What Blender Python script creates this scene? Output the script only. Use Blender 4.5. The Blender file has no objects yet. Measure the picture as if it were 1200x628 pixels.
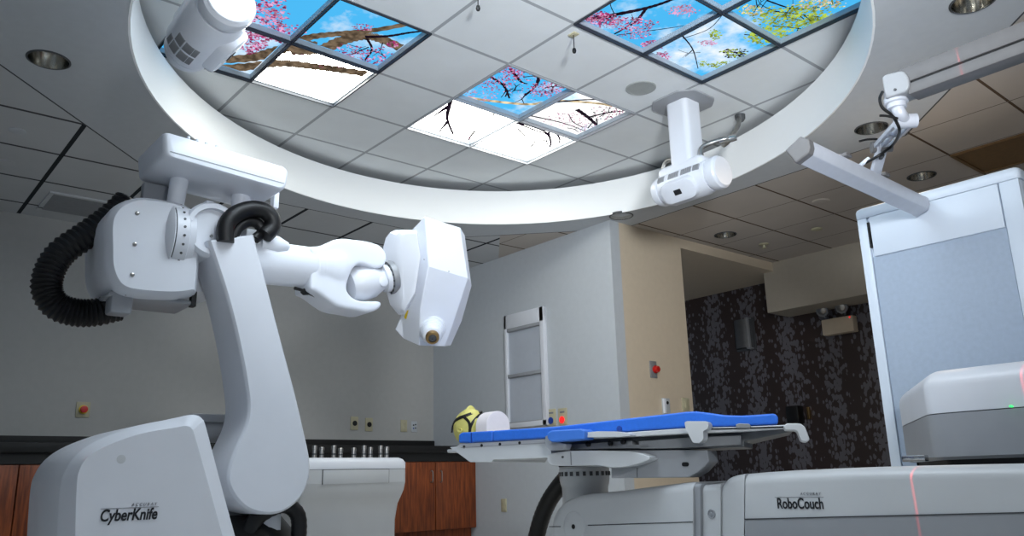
import bpy, bmesh, math, random
from mathutils import Vector as V, Matrix
random.seed(7)
C = bpy.context.scene.collection
S = bpy.context.scene
# ------------------------------------------------------------------ camera
FPX = 950.89
PITCH, ROLL, YAW = [math.radians(a) for a in (14.623, -1.465, -49.632)]
EYE = V((0, 0, .55))
FW = V((math.sin(YAW)*math.cos(PITCH), math.cos(YAW)*math.cos(PITCH), math.sin(PITCH)))
R0 = V((math.cos(YAW), -math.sin(YAW), 0)); U0 = R0.cross(FW)
RT = R0*math.cos(ROLL) + U0*math.sin(ROLL)
UP = -R0*math.sin(ROLL) + U0*math.cos(ROLL)
cd = bpy.data.cameras.new('camera'); cam = bpy.data.objects.new('camera', cd); C.objects.link(cam)
cd.sensor_width = 36; cd.lens = 36*FPX/1200; cd.clip_start = .02; cd.clip_end = 100
m = Matrix((RT, UP, -FW)).transposed().to_4x4(); m.translation = EYE; cam.matrix_world = m
S.camera = cam
# ------------------------------------------------------------------ light
S.view_settings.view_transform = 'Standard'; S.view_settings.look = 'None'
S.view_settings.gamma = 1; S.view_settings.exposure = 0; S.view_settings.use_curve_mapping = False
w = bpy.data.worlds.new('world'); S.world = w; w.use_nodes = True
w.node_tree.nodes['Background'].inputs[0].default_value = (.62, .78, 1, 1)
w.node_tree.nodes['Background'].inputs[1].default_value = .22
def area(name, loc, size, power, col, rot=(0, 0, 0), sy=None):
    l = bpy.data.lights.new(name, 'AREA'); l.energy = power; l.color = col; l.size = size
    if sy: l.shape = 'RECTANGLE'; l.size_y = sy
    o = bpy.data.objects.new(name, l); C.objects.link(o); o.location = loc; o.rotation_euler = rot; return o
area('overhead_fill_lamp', (-2.5, 1.75, 3.12), 1.25, 50, (.80, .91, 1))          # added fill lamp standing in for an unseen fourth ceiling picture
area('near_fill_lamp', (-.6, -.6, 2.7), 1.2, 14, (.84, .93, 1))                   # unseen lamp added to fill the near half of the room
fl = area('upward_fill_lamp', (.3, .9, 1.7), .5, 50, (.93, .97, 1)); fl.data.spread = math.radians(84)   # added soft lamp, aimed up like a bounced flash to brighten the ceiling recess
fl.rotation_euler = (V((-3.0, 3.6, 3.25))-fl.location).to_track_quat('-Z', 'Y').to_euler()
area('warm_fill_lamp', (-2.27, 5.12, 2.765), .16, 10, (1, .74, .48))          # added warm fill for the walls by the passage; this downlight is unlit
area('passage_fill_lamp', (-5.3, 6.5, 2.62), .3, .6, (1, .66, .38))  # unseen lamp added to warm the passage ceiling
# ------------------------------------------------------------------ projection helpers: a photo pixel to a place in the room
def ray(x, y): return FW + RT*((x-600)/FPX) + UP*((314-y)/FPX)
def P(x, y, d): return EYE + ray(x, y)*d
def pl(x, y, ax, val):
    r = ray(x, y); return EYE + r*((val-EYE[ax])/r[ax])
def PX(x, y, v): return pl(x, y, 0, v)
def PY(x, y, v): return pl(x, y, 1, v)
def PZ(x, y, v): return pl(x, y, 2, v)
def hit(x, y, p0, n):
    r = ray(x, y); return EYE + r*((p0-EYE).dot(n)/r.dot(n))
X_, Y_, Z_ = V((1, 0, 0)), V((0, 1, 0)), V((0, 0, 1))
def dep(p): return (p-EYE).dot(FW)
# ------------------------------------------------------------------ materials
def lin(c):
    return tuple((v/255/12.92 if v/255 <= .04045 else ((v/255+.055)/1.055)**2.4) for v in c)
def mat(name, rgb, rough=.5, metal=0, var=.04, scale=18, bump=0, bscale=200, spec=.5, emit=0):
    mt = bpy.data.materials.new(name); mt.use_nodes = True; nt = mt.node_tree; n = nt.nodes; b = n['Principled BSDF']
    c = lin(rgb)
    tc = n.new('ShaderNodeTexCoord'); no = n.new('ShaderNodeTexNoise'); no.inputs['Scale'].default_value = scale
    no.inputs['Detail'].default_value = 3
    nt.links.new(tc.outputs['Object'], no.inputs['Vector'])
    r = n.new('ShaderNodeValToRGB'); r.color_ramp.elements[0].position = .3; r.color_ramp.elements[1].position = .7
    r.color_ramp.elements[0].color = tuple(v*(1-var) for v in c)+(1,)
    r.color_ramp.elements[1].color = tuple(min(1, v*(1+var)) for v in c)+(1,)
    nt.links.new(no.outputs['Fac'], r.inputs[0]); nt.links.new(r.outputs[0], b.inputs['Base Color'])
    b.inputs['Roughness'].default_value = rough; b.inputs['Metallic'].default_value = metal
    b.inputs['Specular IOR Level'].default_value = spec
    if emit:
        b.inputs['Emission Color'].default_value = c+(1,); b.inputs['Emission Strength'].default_value = emit
    if bump:
        n2 = n.new('ShaderNodeTexNoise'); n2.inputs['Scale'].default_value = bscale
        nt.links.new(tc.outputs['Object'], n2.inputs['Vector'])
        bp = n.new('ShaderNodeBump'); bp.inputs['Strength'].default_value = bump; bp.inputs['Distance'].default_value = .003
        nt.links.new(n2.outputs['Fac'], bp.inputs['Height']); nt.links.new(bp.outputs[0], b.inputs['Normal'])
    return mt
def tile_mat(name, rgb, line, x0, y0, sp, wx, wy, line2=None):
    """suspended ceiling tiles: speckled board with T-bar lines every sp metres"""
    mt = mat(name, rgb, .9, var=.03, scale=3, bump=.35, bscale=160, spec=.1); nt = mt.node_tree; n = nt.nodes
    b = n['Principled BSDF']; old = b.inputs['Base Color'].links[0].from_socket
    g = n.new('ShaderNodeNewGeometry'); sx = n.new('ShaderNodeSeparateXYZ'); nt.links.new(g.outputs['Position'], sx.inputs[0])
    def M(op, a, bb):
        k = n.new('ShaderNodeMath'); k.operation = op
        for i, v in enumerate((a, bb)):
            if hasattr(v, 'node'): nt.links.new(v, k.inputs[i])
            else: k.inputs[i].default_value = v
        return k.outputs[0]
    def ln(co, o, wd):
        t = M('DIVIDE', M('SUBTRACT', co, o-sp/2), sp)
        f = M('ABSOLUTE', M('SUBTRACT', M('FRACT', t, 0), .5), 0)
        return M('LESS_THAN', f, wd/2/sp)
    for fac, lc in ((ln(sx.outputs[0], x0, wx), line), (ln(sx.outputs[1], y0, wy), line2 or line)):
        mx = n.new('ShaderNodeMix'); mx.data_type = 'RGBA'
        nt.links.new(fac, mx.inputs[0]); nt.links.new(old, mx.inputs[6]); mx.inputs[7].default_value = lin(lc)+(1,)
        old = mx.outputs[2]
    nt.links.new(old, b.inputs['Base Color'])
    return mt
M = {}
M['wall'] = mat('wall_paint', (186, 191, 196), .85, var=.02, bump=.15, bscale=90, spec=.2)
M['wall_left'] = mat('wall_paint_grey', (176, 176, 174), .85, var=.02, bump=.15, bscale=90, spec=.2)
M['beige'] = mat('wall_paint_warm_lit', (205, 190, 168), .85, var=.02, bump=.15, bscale=90, spec=.2)  # warm light by the passage is partly put into this paint colour
M['bulk'] = mat('wall_paint_bulkhead_dimmed', (176, 168, 154), .85, var=.02, bump=.15, bscale=90, spec=.2)  # darker copy of the beige paint; the bulkhead's dimmer light is in the colour
M['gypsum'] = mat('gypsum_paint', (194, 198, 202), .9, var=.02, bump=.15, bscale=120, spec=.15)
M['fascia'] = mat('fascia_paint', (250, 252, 252), .8, var=.003, spec=.2)
M['floor'] = mat('vinyl_floor', (205, 203, 198), .4, var=.06)
M['tile_up'] = tile_mat('tiles_upper', (226, 230, 232), (168, 172, 176), -4.834, 3.090, .6096, .024, .024)
M['tile_r'] = tile_mat('tiles_lower', (190, 182, 174), (92, 76, 62), -4.0036, 5.4395, .6165, .018, .010, (120, 112, 104))
M['tile_l'] = tile_mat('tiles_lower_left', (196, 198, 200), (84, 84, 86), -6.53, 2.86, .6165, .026, .030, (50, 52, 56))
M['white'] = mat('white_plastic', (222, 226, 234), .32, var=.015, scale=6)
M['white2'] = mat('white_shell', (214, 217, 224), .38, var=.02, scale=5)
M['offwhite'] = mat('offwhite_shell', (196, 199, 202), .4, var=.02, scale=5)
M['pgrey'] = mat('pale_grey_shell', (152, 155, 160), .42, var=.03, scale=8)
M['grey'] = mat('mid_grey_metal', (140, 142, 145), .45, .2, var=.05)
M['frame_grey'] = mat('frame_grey', (104, 107, 110), .45, .2, var=.06)
M['dgrey'] = mat('dark_grey', (70, 72, 75), .5, var=.08)
M['black'] = mat('black_rubber', (14, 14, 16), .45, var=.2, spec=.4)
M['seam'] = mat('seam_dark', (58, 60, 64), .7)
M['chrome'] = mat('chrome', (205, 205, 205), .16, 1, var=.03)
M['steel'] = mat('steel', (170, 168, 165), .3, 1, var=.08)
M['brass'] = mat('brass', (166, 136, 92), .3, 1, var=.1)
M['reflector'] = mat('reflector', (228, 226, 220), .16, 1, var=.15)
M['blue'] = mat('blue_vinyl', (40, 108, 214), .5, var=.05, scale=60, bump=.2, bscale=400)
M['blue2'] = mat('blue_cover', (62, 120, 212), .5, var=.04)
M['ypal'] = mat('yellow_rubber', (214, 206, 118), .55, var=.08, scale=14)
M['foam'] = mat('white_foam', (235, 228, 230), .6, var=.02)
M['bcount'] = mat('black_laminate', (7, 7, 8), .6, var=.2)
M['cream'] = mat('cream_plate', (184, 178, 150), .5)
M['red'] = mat('red_plastic', (196, 34, 28), .4)
M['yel'] = mat('yellow_plastic', (228, 196, 30), .4)
M['bluep'] = mat('blue_plastic', (24, 64, 150), .4)
M['redlamp'] = mat('red_lamp', (255, 30, 30), .4, emit=1.2)
M['green'] = mat('green_led', (60, 255, 120), .4, emit=1.5)
M['lens'] = mat('troffer_lens', (120, 92, 58), .5, var=.12, scale=30)
M['ink'] = mat('black_ink', (22, 24, 30), .5)
M['gink'] = mat('grey_ink', (120, 122, 128), .5)
M['glassg'] = mat('grey_shade', (178, 184, 194), .5, var=.02)
M['cab'] = mat('cabinet_white', (222, 232, 244), .35, var=.012, scale=4)
M['shut'] = mat('cabinet_panel', (172, 186, 204), .5, var=.04, scale=40)
M['bar'] = mat('pale_alu', (196, 200, 210), .4, .1, var=.03)
M['boom'] = mat('boom_grey', (108, 107, 108), .5, .1, var=.05)
def wood():
    mt = mat('red_wood', (128, 62, 28), .45); nt = mt.node_tree; n = nt.nodes; b = n['Principled BSDF']
    g = n.new('ShaderNodeNewGeometry'); mp = n.new('ShaderNodeMapping'); mp.inputs['Scale'].default_value = (1, 14, 1.2)
    no = n.new('ShaderNodeTexNoise'); no.inputs['Scale'].default_value = 4; no.inputs['Detail'].default_value = 6
    nt.links.new(g.outputs['Position'], mp.inputs[0]); nt.links.new(mp.outputs[0], no.inputs['Vector'])
    r = n.new('ShaderNodeValToRGB'); r.color_ramp.elements[0].position = .35; r.color_ramp.elements[1].position = .68
    r.color_ramp.elements[0].color = lin((98, 44, 18))+(1,); r.color_ramp.elements[1].color = lin((150, 76, 34))+(1,)
    nt.links.new(no.outputs['Fac'], r.inputs[0]); nt.links.new(r.outputs[0], b.inputs['Base Color']); return mt
M['wood'] = wood()
M['frame'] = mat('panel_frame', (44, 50, 60), .5, .2)
M['liner'] = mat('panel_liner', (150, 162, 172), .45)

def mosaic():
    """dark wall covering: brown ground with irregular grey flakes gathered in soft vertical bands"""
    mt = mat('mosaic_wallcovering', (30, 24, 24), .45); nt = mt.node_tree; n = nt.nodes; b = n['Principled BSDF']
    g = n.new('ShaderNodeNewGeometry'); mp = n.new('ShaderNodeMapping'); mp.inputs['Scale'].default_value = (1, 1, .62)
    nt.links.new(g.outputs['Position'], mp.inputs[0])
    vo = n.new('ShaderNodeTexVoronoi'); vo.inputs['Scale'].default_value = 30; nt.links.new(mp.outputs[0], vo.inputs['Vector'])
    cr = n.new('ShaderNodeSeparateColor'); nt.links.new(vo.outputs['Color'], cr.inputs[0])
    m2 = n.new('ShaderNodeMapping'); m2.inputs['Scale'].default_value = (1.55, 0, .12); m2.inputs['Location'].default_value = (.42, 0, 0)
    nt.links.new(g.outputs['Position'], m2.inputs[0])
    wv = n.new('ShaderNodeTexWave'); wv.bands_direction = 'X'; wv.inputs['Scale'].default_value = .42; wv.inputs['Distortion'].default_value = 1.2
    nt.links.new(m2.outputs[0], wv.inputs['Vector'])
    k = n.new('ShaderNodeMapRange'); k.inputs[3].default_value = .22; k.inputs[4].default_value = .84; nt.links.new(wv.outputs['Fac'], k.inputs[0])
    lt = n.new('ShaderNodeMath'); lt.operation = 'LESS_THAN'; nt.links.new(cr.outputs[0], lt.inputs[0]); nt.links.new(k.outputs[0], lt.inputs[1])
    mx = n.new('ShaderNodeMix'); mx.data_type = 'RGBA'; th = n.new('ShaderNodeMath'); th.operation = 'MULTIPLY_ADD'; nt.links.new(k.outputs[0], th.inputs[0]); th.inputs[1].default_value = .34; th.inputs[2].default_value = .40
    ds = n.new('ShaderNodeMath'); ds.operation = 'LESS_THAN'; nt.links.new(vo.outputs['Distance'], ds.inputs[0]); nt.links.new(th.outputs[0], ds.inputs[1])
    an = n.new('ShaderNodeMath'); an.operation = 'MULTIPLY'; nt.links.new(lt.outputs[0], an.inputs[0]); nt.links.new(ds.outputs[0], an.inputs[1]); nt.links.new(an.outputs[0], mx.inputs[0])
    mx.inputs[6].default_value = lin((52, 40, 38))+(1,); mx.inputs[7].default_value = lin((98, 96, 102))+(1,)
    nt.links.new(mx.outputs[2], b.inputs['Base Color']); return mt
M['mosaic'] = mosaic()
def sky(name, cloud, bright, haze=(1, 1, 1)):
    mt = bpy.data.materials.new(name); mt.use_nodes = True; nt = mt.node_tree; n = nt.nodes; n.clear()
    o = n.new('ShaderNodeOutputMaterial'); e = n.new('ShaderNodeEmission'); nt.links.new(e.outputs[0], o.inputs[0])
    g = n.new('ShaderNodeNewGeometry'); no = n.new('ShaderNodeTexNoise'); no.inputs['Scale'].default_value = 2.3
    no.inputs['Detail'].default_value = 6; no.inputs['Roughness'].default_value = .62
    nt.links.new(g.outputs['Position'], no.inputs['Vector'])
    r = n.new('ShaderNodeValToRGB'); el = r.color_ramp.elements
    el[0].position = max(0, .62-cloud*.55); el[1].position = min(1, .86-cloud*.55)
    el[0].color = lin((76, 184, 242))+(1,); el[1].color = lin(tuple(250*h for h in haze))+(1,)
    nt.links.new(no.outputs['Fac'], r.inputs[0]); nt.links.new(r.outputs[0], e.inputs[0]); e.inputs[1].default_value = bright
    return mt
def glow(name, rgb, s):
    mt = bpy.data.materials.new(name); mt.use_nodes = True; nt = mt.node_tree; n = nt.nodes; n.clear()
    o = n.new('ShaderNodeOutputMaterial'); e = n.new('ShaderNodeEmission'); nt.links.new(e.outputs[0], o.inputs[0])
    no = n.new('ShaderNodeTexNoise'); no.inputs['Scale'].default_value = 22; g = n.new('ShaderNodeNewGeometry')
    nt.links.new(g.outputs['Position'], no.inputs['Vector'])
    r = n.new('ShaderNodeValToRGB'); c = lin(rgb); r.color_ramp.elements[0].position = .35; r.color_ramp.elements[1].position = .65
    r.color_ramp.elements[0].color = tuple(v*.45 for v in c)+(1,); r.color_ramp.elements[1].color = tuple(min(1, v*1.4) for v in c)+(1,)
    nt.links.new(no.outputs['Fac'], r.inputs[0]); nt.links.new(r.outputs[0], e.inputs[0]); e.inputs[1].default_value = s
    return mt
SKY = {'clear': sky('picture_sky', .18, 1.05), 'cloud': sky('picture_cloudy_sky', .30, 1.1),
       'pale': sky('picture_pale_sky', .72, 1.3), 'white': sky('picture_white_sky', 1.1, 10, (1, 1, .97)), 'cream': sky('picture_cream_sky', 1.1, 19, (1, 1, .96))}
FILM = [glow('film_brown', (124, 106, 86), .8), glow('film_dark', (36, 26, 40), .8), glow('film_pink', (238, 158, 196), .9),
        glow('film_green', (168, 190, 70), .95), glow('film_rose', (176, 62, 120), .9), glow('film_tan', (226, 200, 160), 1.0)]
# ------------------------------------------------------------------ mesh helpers
class MB:
    def __init__(s): s.bm = bmesh.new(); s.mi = 0
    def face(s, pts):
        f = s.bm.faces.new([s.bm.verts.new(p) for p in pts]); f.material_index = s.mi; return f
    def loft(s, rings, cap0=True, cap1=True, closed=True):
        R = [[s.bm.verts.new(p) for p in r] for r in rings]
        n = len(R[0])
        for a, b in zip(R, R[1:]):
            for i in range(n if closed else n-1):
                j = (i+1) % n
                try: f = s.bm.faces.new((a[i], a[j], b[j], b[i])); f.material_index = s.mi
                except ValueError: pass
        for c, r in ((cap0, R[0][::-1]), (cap1, R[-1])):
            if c and n > 2: f = s.bm.faces.new(r); f.material_index = s.mi
        return s
    def prism(s, pts, vec): return s.loft([pts, [p+vec for p in pts]])
    def box(s, c, size, ax=None, bev=0, seg=2):
        ax = ax or (X_, Y_, Z_); c = V(c)
        hx, hy, hz = [a*(k/2) for a, k in zip(ax, size)]
        a = [c-hx-hy-hz, c+hx-hy-hz, c+hx+hy-hz, c-hx+hy-hz]
        t = bmesh.new()
        va = [t.verts.new(p) for p in a]; vb = [t.verts.new(p+hz*2) for p in a]
        t.faces.new(va[::-1]); t.faces.new(vb)
        for i in range(4): t.faces.new((va[i], va[(i+1) % 4], vb[(i+1) % 4], vb[i]))
        if bev: bmesh.ops.bevel(t, geom=t.edges[:], offset=min(bev, min(size)*.49), segments=seg, affect='EDGES', profile=.5)
        s.merge(t); return s
    def merge(s, t):
        mp = {}
        for v in t.verts: mp[v] = s.bm.verts.new(v.co)
        for f in t.faces:
            g = s.bm.faces.new([mp[v] for v in f.verts]); g.material_index = s.mi
        t.free()
    def lathe(s, o, axis, prof, seg=32, ell=1, up=None, caps=True):
        """prof = [(t, r)...] along axis from o"""
        axis = axis.normalized(); up = up or (Z_ if abs(axis.z) < .9 else X_)
        a = axis.cross(up).normalized(); b = axis.cross(a).normalized()
        rings = []
        for t, r in prof:
            rings.append([o+axis*t+(a*math.cos(2*math.pi*i/seg)+b*math.sin(2*math.pi*i/seg)*ell)*max(r, 1e-4) for i in range(seg)])
        return s.loft(rings, caps, caps)
    def tube(s, path, r, seg=12, sub=6, ridge=None):
        pts = spline(path, sub) if sub > 1 else path
        rings = []; prev = None
        for i, p in enumerate(pts):
            t = (pts[min(i+1, len(pts)-1)]-pts[max(i-1, 0)]).normalized()
            if prev is None: prev = t.cross(Z_ if abs(t.z) < .9 else X_).normalized()
            a = (prev-t*prev.dot(t)).normalized(); prev = a; b = t.cross(a)
            rr = r[0]+(r[1]-r[0])*i/(len(pts)-1) if isinstance(r, tuple) else r
            if ridge: rr *= (1+ridge if i % 2 else 1)
            rings.append([p+(a*math.cos(2*math.pi*k/seg)+b*math.sin(2*math.pi*k/seg))*rr for k in range(seg)])
        return s.loft(rings)
    def bar(s, a, b, wdt, h, up=Z_):
        t = (b-a).normalized(); sd = t.cross(up).normalized(); u = sd.cross(t)
        return s.box((a+b)/2, ((b-a).length, wdt, h), (t, sd, u))
    def build(s, name, mats, parent=None, ang=35, bev=0, seg=3, kind=None, origin=None):
        me = bpy.data.meshes.new(name)
        bmesh.ops.recalc_face_normals(s.bm, faces=s.bm.faces[:])
        if parent is not None: og = parent_world(parent)
        else:
            xs = [v.co for v in s.bm.verts]
            lo = V([min(p[i] for p in xs) for i in range(3)]); hi = V([max(p[i] for p in xs) for i in range(3)])
            og = origin or V(((lo.x+hi.x)/2, (lo.y+hi.y)/2, lo.z))
        bmesh.ops.translate(s.bm, verts=s.bm.verts[:], vec=-og)
        s.bm.to_mesh(me); s.bm.free()
        for q in (mats if isinstance(mats, (list, tuple)) else [mats]): me.materials.append(q)
        o = bpy.data.objects.new(name, me); C.objects.link(o)
        if parent is not None: o.parent = parent
        else: o.location = og
        if bev:
            b = o.modifiers.new('bevel', 'BEVEL'); b.width = bev; b.segments = seg; b.limit_method = 'ANGLE'; b.angle_limit = math.radians(40)
        me.shade_smooth(); me.set_sharp_from_angle(angle=math.radians(ang))
        if bev: o.modifiers['bevel'].harden_normals = True
        if kind: o['kind'] = kind
        return o
def parent_world(p):
    l = V(p.location)
    while p.parent: p = p.parent; l = l+V(p.location)
    return l
def spline(pts, n=6, closed=False):
    k = len(pts); out = []
    for i in range(k if closed else k-1):
        if closed: a, b, c, d = pts[(i-1) % k], pts[i], pts[(i+1) % k], pts[(i+2) % k]
        else: a, b, c, d = pts[max(i-1, 0)], pts[i], pts[i+1], pts[min(i+2, k-1)]
        for j in range(n):
            t = j/n; out.append(.5*((2*b)+(c-a)*t+(2*a-5*b+4*c-d)*t*t+(3*b-a-3*c+d)*t**3))
    if not closed: out.append(pts[-1])
    return out
def v2(l): return [V(p) for p in l]
def rnd(pts, r, n=5):
    """round the corners of a 2-D outline; r is one radius or one per corner"""
    pts = v2(pts); out = []; k = len(pts)
    for i, p in enumerate(pts):
        rr = r[i] if isinstance(r, (list, tuple)) else r
        a, b = pts[i-1]-p, pts[(i+1) % k]-p
        rr = min(rr, a.length*.49, b.length*.49)
        if rr < 1e-6: out.append(p); continue
        A, B = p+a.normalized()*rr, p+b.normalized()*rr
        for j in range(n+1):
            t = j/n; out.append(A*(1-t)**2+p*(2*t*(1-t))+B*t*t)
    return out
def empty(name, loc, label=None, cat=None, group=None):
    o = bpy.data.objects.new(name, None); o.empty_display_size = .1; C.objects.link(o); o.location = loc
    if label: tag(o, label, cat, group)
    return o
def tag(o, label, cat, group=None):
    o['label'] = label; o['category'] = cat
    if group: o['group'] = group
    return o
def struct(o): o['kind'] = 'structure'; return o
def text(name, s, mt, parent, o, right, up, height, shear=0, sx=1, depth=.0008, bold=0):
    c = bpy.data.curves.new(name, 'FONT'); c.body = s; c.size = 1; c.shear = shear; c.extrude = .004; c.offset = bold
    t = bpy.data.objects.new(name, c); C.objects.link(t)
    dg = bpy.context.evaluated_depsgraph_get(); dg.update()
    me = bpy.data.meshes.new_from_object(t.evaluated_get(dg)); bpy.data.objects.remove(t)
    r, u = right.normalized(), up.normalized(); nn = r.cross(u)
    og = parent_world(parent)
    for v in me.vertices:
        v.co = o + r*(v.co.x*height*sx) + u*(v.co.y*height) + nn*(v.co.z*depth/.004+depth) - og
    me.materials.clear(); me.materials.append(mt)
    ob = bpy.data.objects.new(name, me); C.objects.link(ob); ob.parent = parent; return ob
# ================================================================== THE ROOM
ZC, ZU = 2.775, 3.157
XL, YB, XC, YO, YK, YD = -7.45, 5.15, -4.70, 6.14, 7.73, 8.15
CX, CY = -3.55, 3.01
def oval(s, k=0.0, n=96):
    """the ceiling opening: slightly longer along the direction the photo looks"""
    a, b = 2.30+k, 2.08+k; e1, e2 = V((-.7071, .7071, 0)), V((.7071, .7071, 0))
    return [V((CX, CY, s))+e1*(a*math.cos(2*math.pi*i/n))+e2*(b*math.sin(2*math.pi*i/n)) for i in range(n)]
def slab(name, pts, thick, mt, z=None):
    q = MB(); q.prism([V(p) for p in pts], V((0, 0, thick))); return struct(q.build(name, mt, ang=30))
slab('floor', [(XL-.1, -3, -.1), (3, -3, -.1), (3, YD+.1, -.1), (XL-.1, YD+.1, -.1)], .1, M['floor'])
def wall(name, x0, x1, y0, y1, z0, z1, mt):
    q = MB(); q.box(((x0+x1)/2, (y0+y1)/2, (z0+z1)/2), (x1-x0, y1-y0, z1-z0)); return struct(q.build(name, mt))
wall('wall_left', XL-.12, XL, -3, YB+.12, 0, ZU+.1, M['wall_left'])
wall('wall_back', XL, XC, YB, YB+.12, 0, ZC, M['wall'])
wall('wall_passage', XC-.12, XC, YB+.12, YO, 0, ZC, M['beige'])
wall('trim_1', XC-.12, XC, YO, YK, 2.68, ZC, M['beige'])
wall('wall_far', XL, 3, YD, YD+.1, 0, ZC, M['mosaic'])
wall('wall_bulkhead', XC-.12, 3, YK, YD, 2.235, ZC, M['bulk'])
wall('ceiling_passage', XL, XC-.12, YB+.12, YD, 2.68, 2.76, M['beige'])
# lower ceiling: plain board octagon round the oval opening, tiles outside it
OCX, OCY, A1, A2 = -3.5, 3.0, 2.47, 2.67
def octa():
    s = A2*math.sqrt(2)-A1
    p = [(A1, -s), (A1, s), (s, 2.44), (-s, 2.44), (-A1, s), (-A1, -s), (-.376, -3.4), (.376, -3.4)]
    return [V((OCX+a, OCY+b, ZC)) for a, b in p]
def ray_poly(c, d, poly):
    best = None
    for i in range(len(poly)):
        a, b = poly[i], poly[(i+1) % len(poly)]; e = b-a
        den = d.x*e.y-d.y*e.x
        if abs(den) < 1e-9: continue
        t = ((a.x-c.x)*e.y-(a.y-c.y)*e.x)/den; u = ((a.x-c.x)*d.y-(a.y-c.y)*d.x)/den
        if t > 0 and -1e-6 <= u <= 1+1e-6 and (best is None or t < best): best = t
    return c+d*best
ctr = V((CX, CY, ZC)); inner = oval(ZC, .0125); oc = octa()
N = 96
outer_rect = [V((XL, -3, ZC)), V((3, -3, ZC)), V((3, YD, ZC)), V((XL, YD, ZC))]
def ring_mesh(name, ins, outs, mt, thick=.03):
    q = MB(); up = V((0, 0, thick))
    q.loft([ins, outs, [p+up for p in outs], [p+up for p in ins], ins], False, False); return struct(q.build(name, mt, ang=30))
angs = [math.atan2(p.y-CY, p.x-CX) for p in inner]
extra = [math.atan2(p.y-CY, p.x-CX) for p in oc+outer_rect]
allang = sorted(set(round(a, 6) for a in angs+extra))
def dirp(a): return V((math.cos(a), math.sin(a), 0))
ins = [ray_poly(ctr, dirp(a), inner) for a in allang]
mid = [ray_poly(ctr, dirp(a), oc) for a in allang]
outr = [ray_poly(ctr, dirp(a), outer_rect) for a in allang]
ring_mesh('ceiling_soffit', ins, mid, M['gypsum'])
gap = [c+(p-c).normalized()*((p-c).length+.012) for p, c in zip(mid, [ctr]*len(mid))]
ring_mesh('ceiling', gap, outr, M['tile_r'])
ring_mesh('trim_2', mid, gap, M['seam'], .025)
# fascia ring with the cove behind it
q = MB(); ft = 3.085
a0, a1, b0, b1 = oval(ZC-.003), oval(ft), oval(ZC-.003, .012), oval(ft, .012)
q.loft([a0, a1, b1, b0, a0], False, False); struct(q.build('trim_3', M['fascia'], ang=30))
q = MB(); q.loft([oval(ZC+.025, .013), oval(ZC+.025, .30), oval(ZU+.02, .30)], False, False); struct(q.build('wall_cove', M['gypsum'], ang=30))
# upper ceiling with square openings for the pictures
TS = .6096; GX, GY = -4.834, 3.090
PANELS = {'left': (-3, 0), 'centre': (0, 0), 'right': (0, 3), 'near': (-3, 3)}     # first tile (a along y, b along x)
q = MB()
xs = [GX-TS*6+TS*i for i in range(16)]; ys = [GY-TS*7+TS*i for i in range(14)]
def in_panel(x, y):
    for nme, (a, b) in PANELS.items():
        if nme == 'near': continue
        if GX+TS*b < x < GX+TS*(b+2) and GY+TS*a < y < GY+TS*(a+2): return True
    return False
for x in xs:
    for y in ys:
        if math.hypot(x+TS/2-CX, y+TS/2-CY) < 3.2 and not in_panel(x+TS/2, y+TS/2):
            q.box((x+TS/2, y+TS/2, ZU+.01), (TS, TS, .02))
struct(q.build('ceiling_upper', M['tile_up']))
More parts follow.
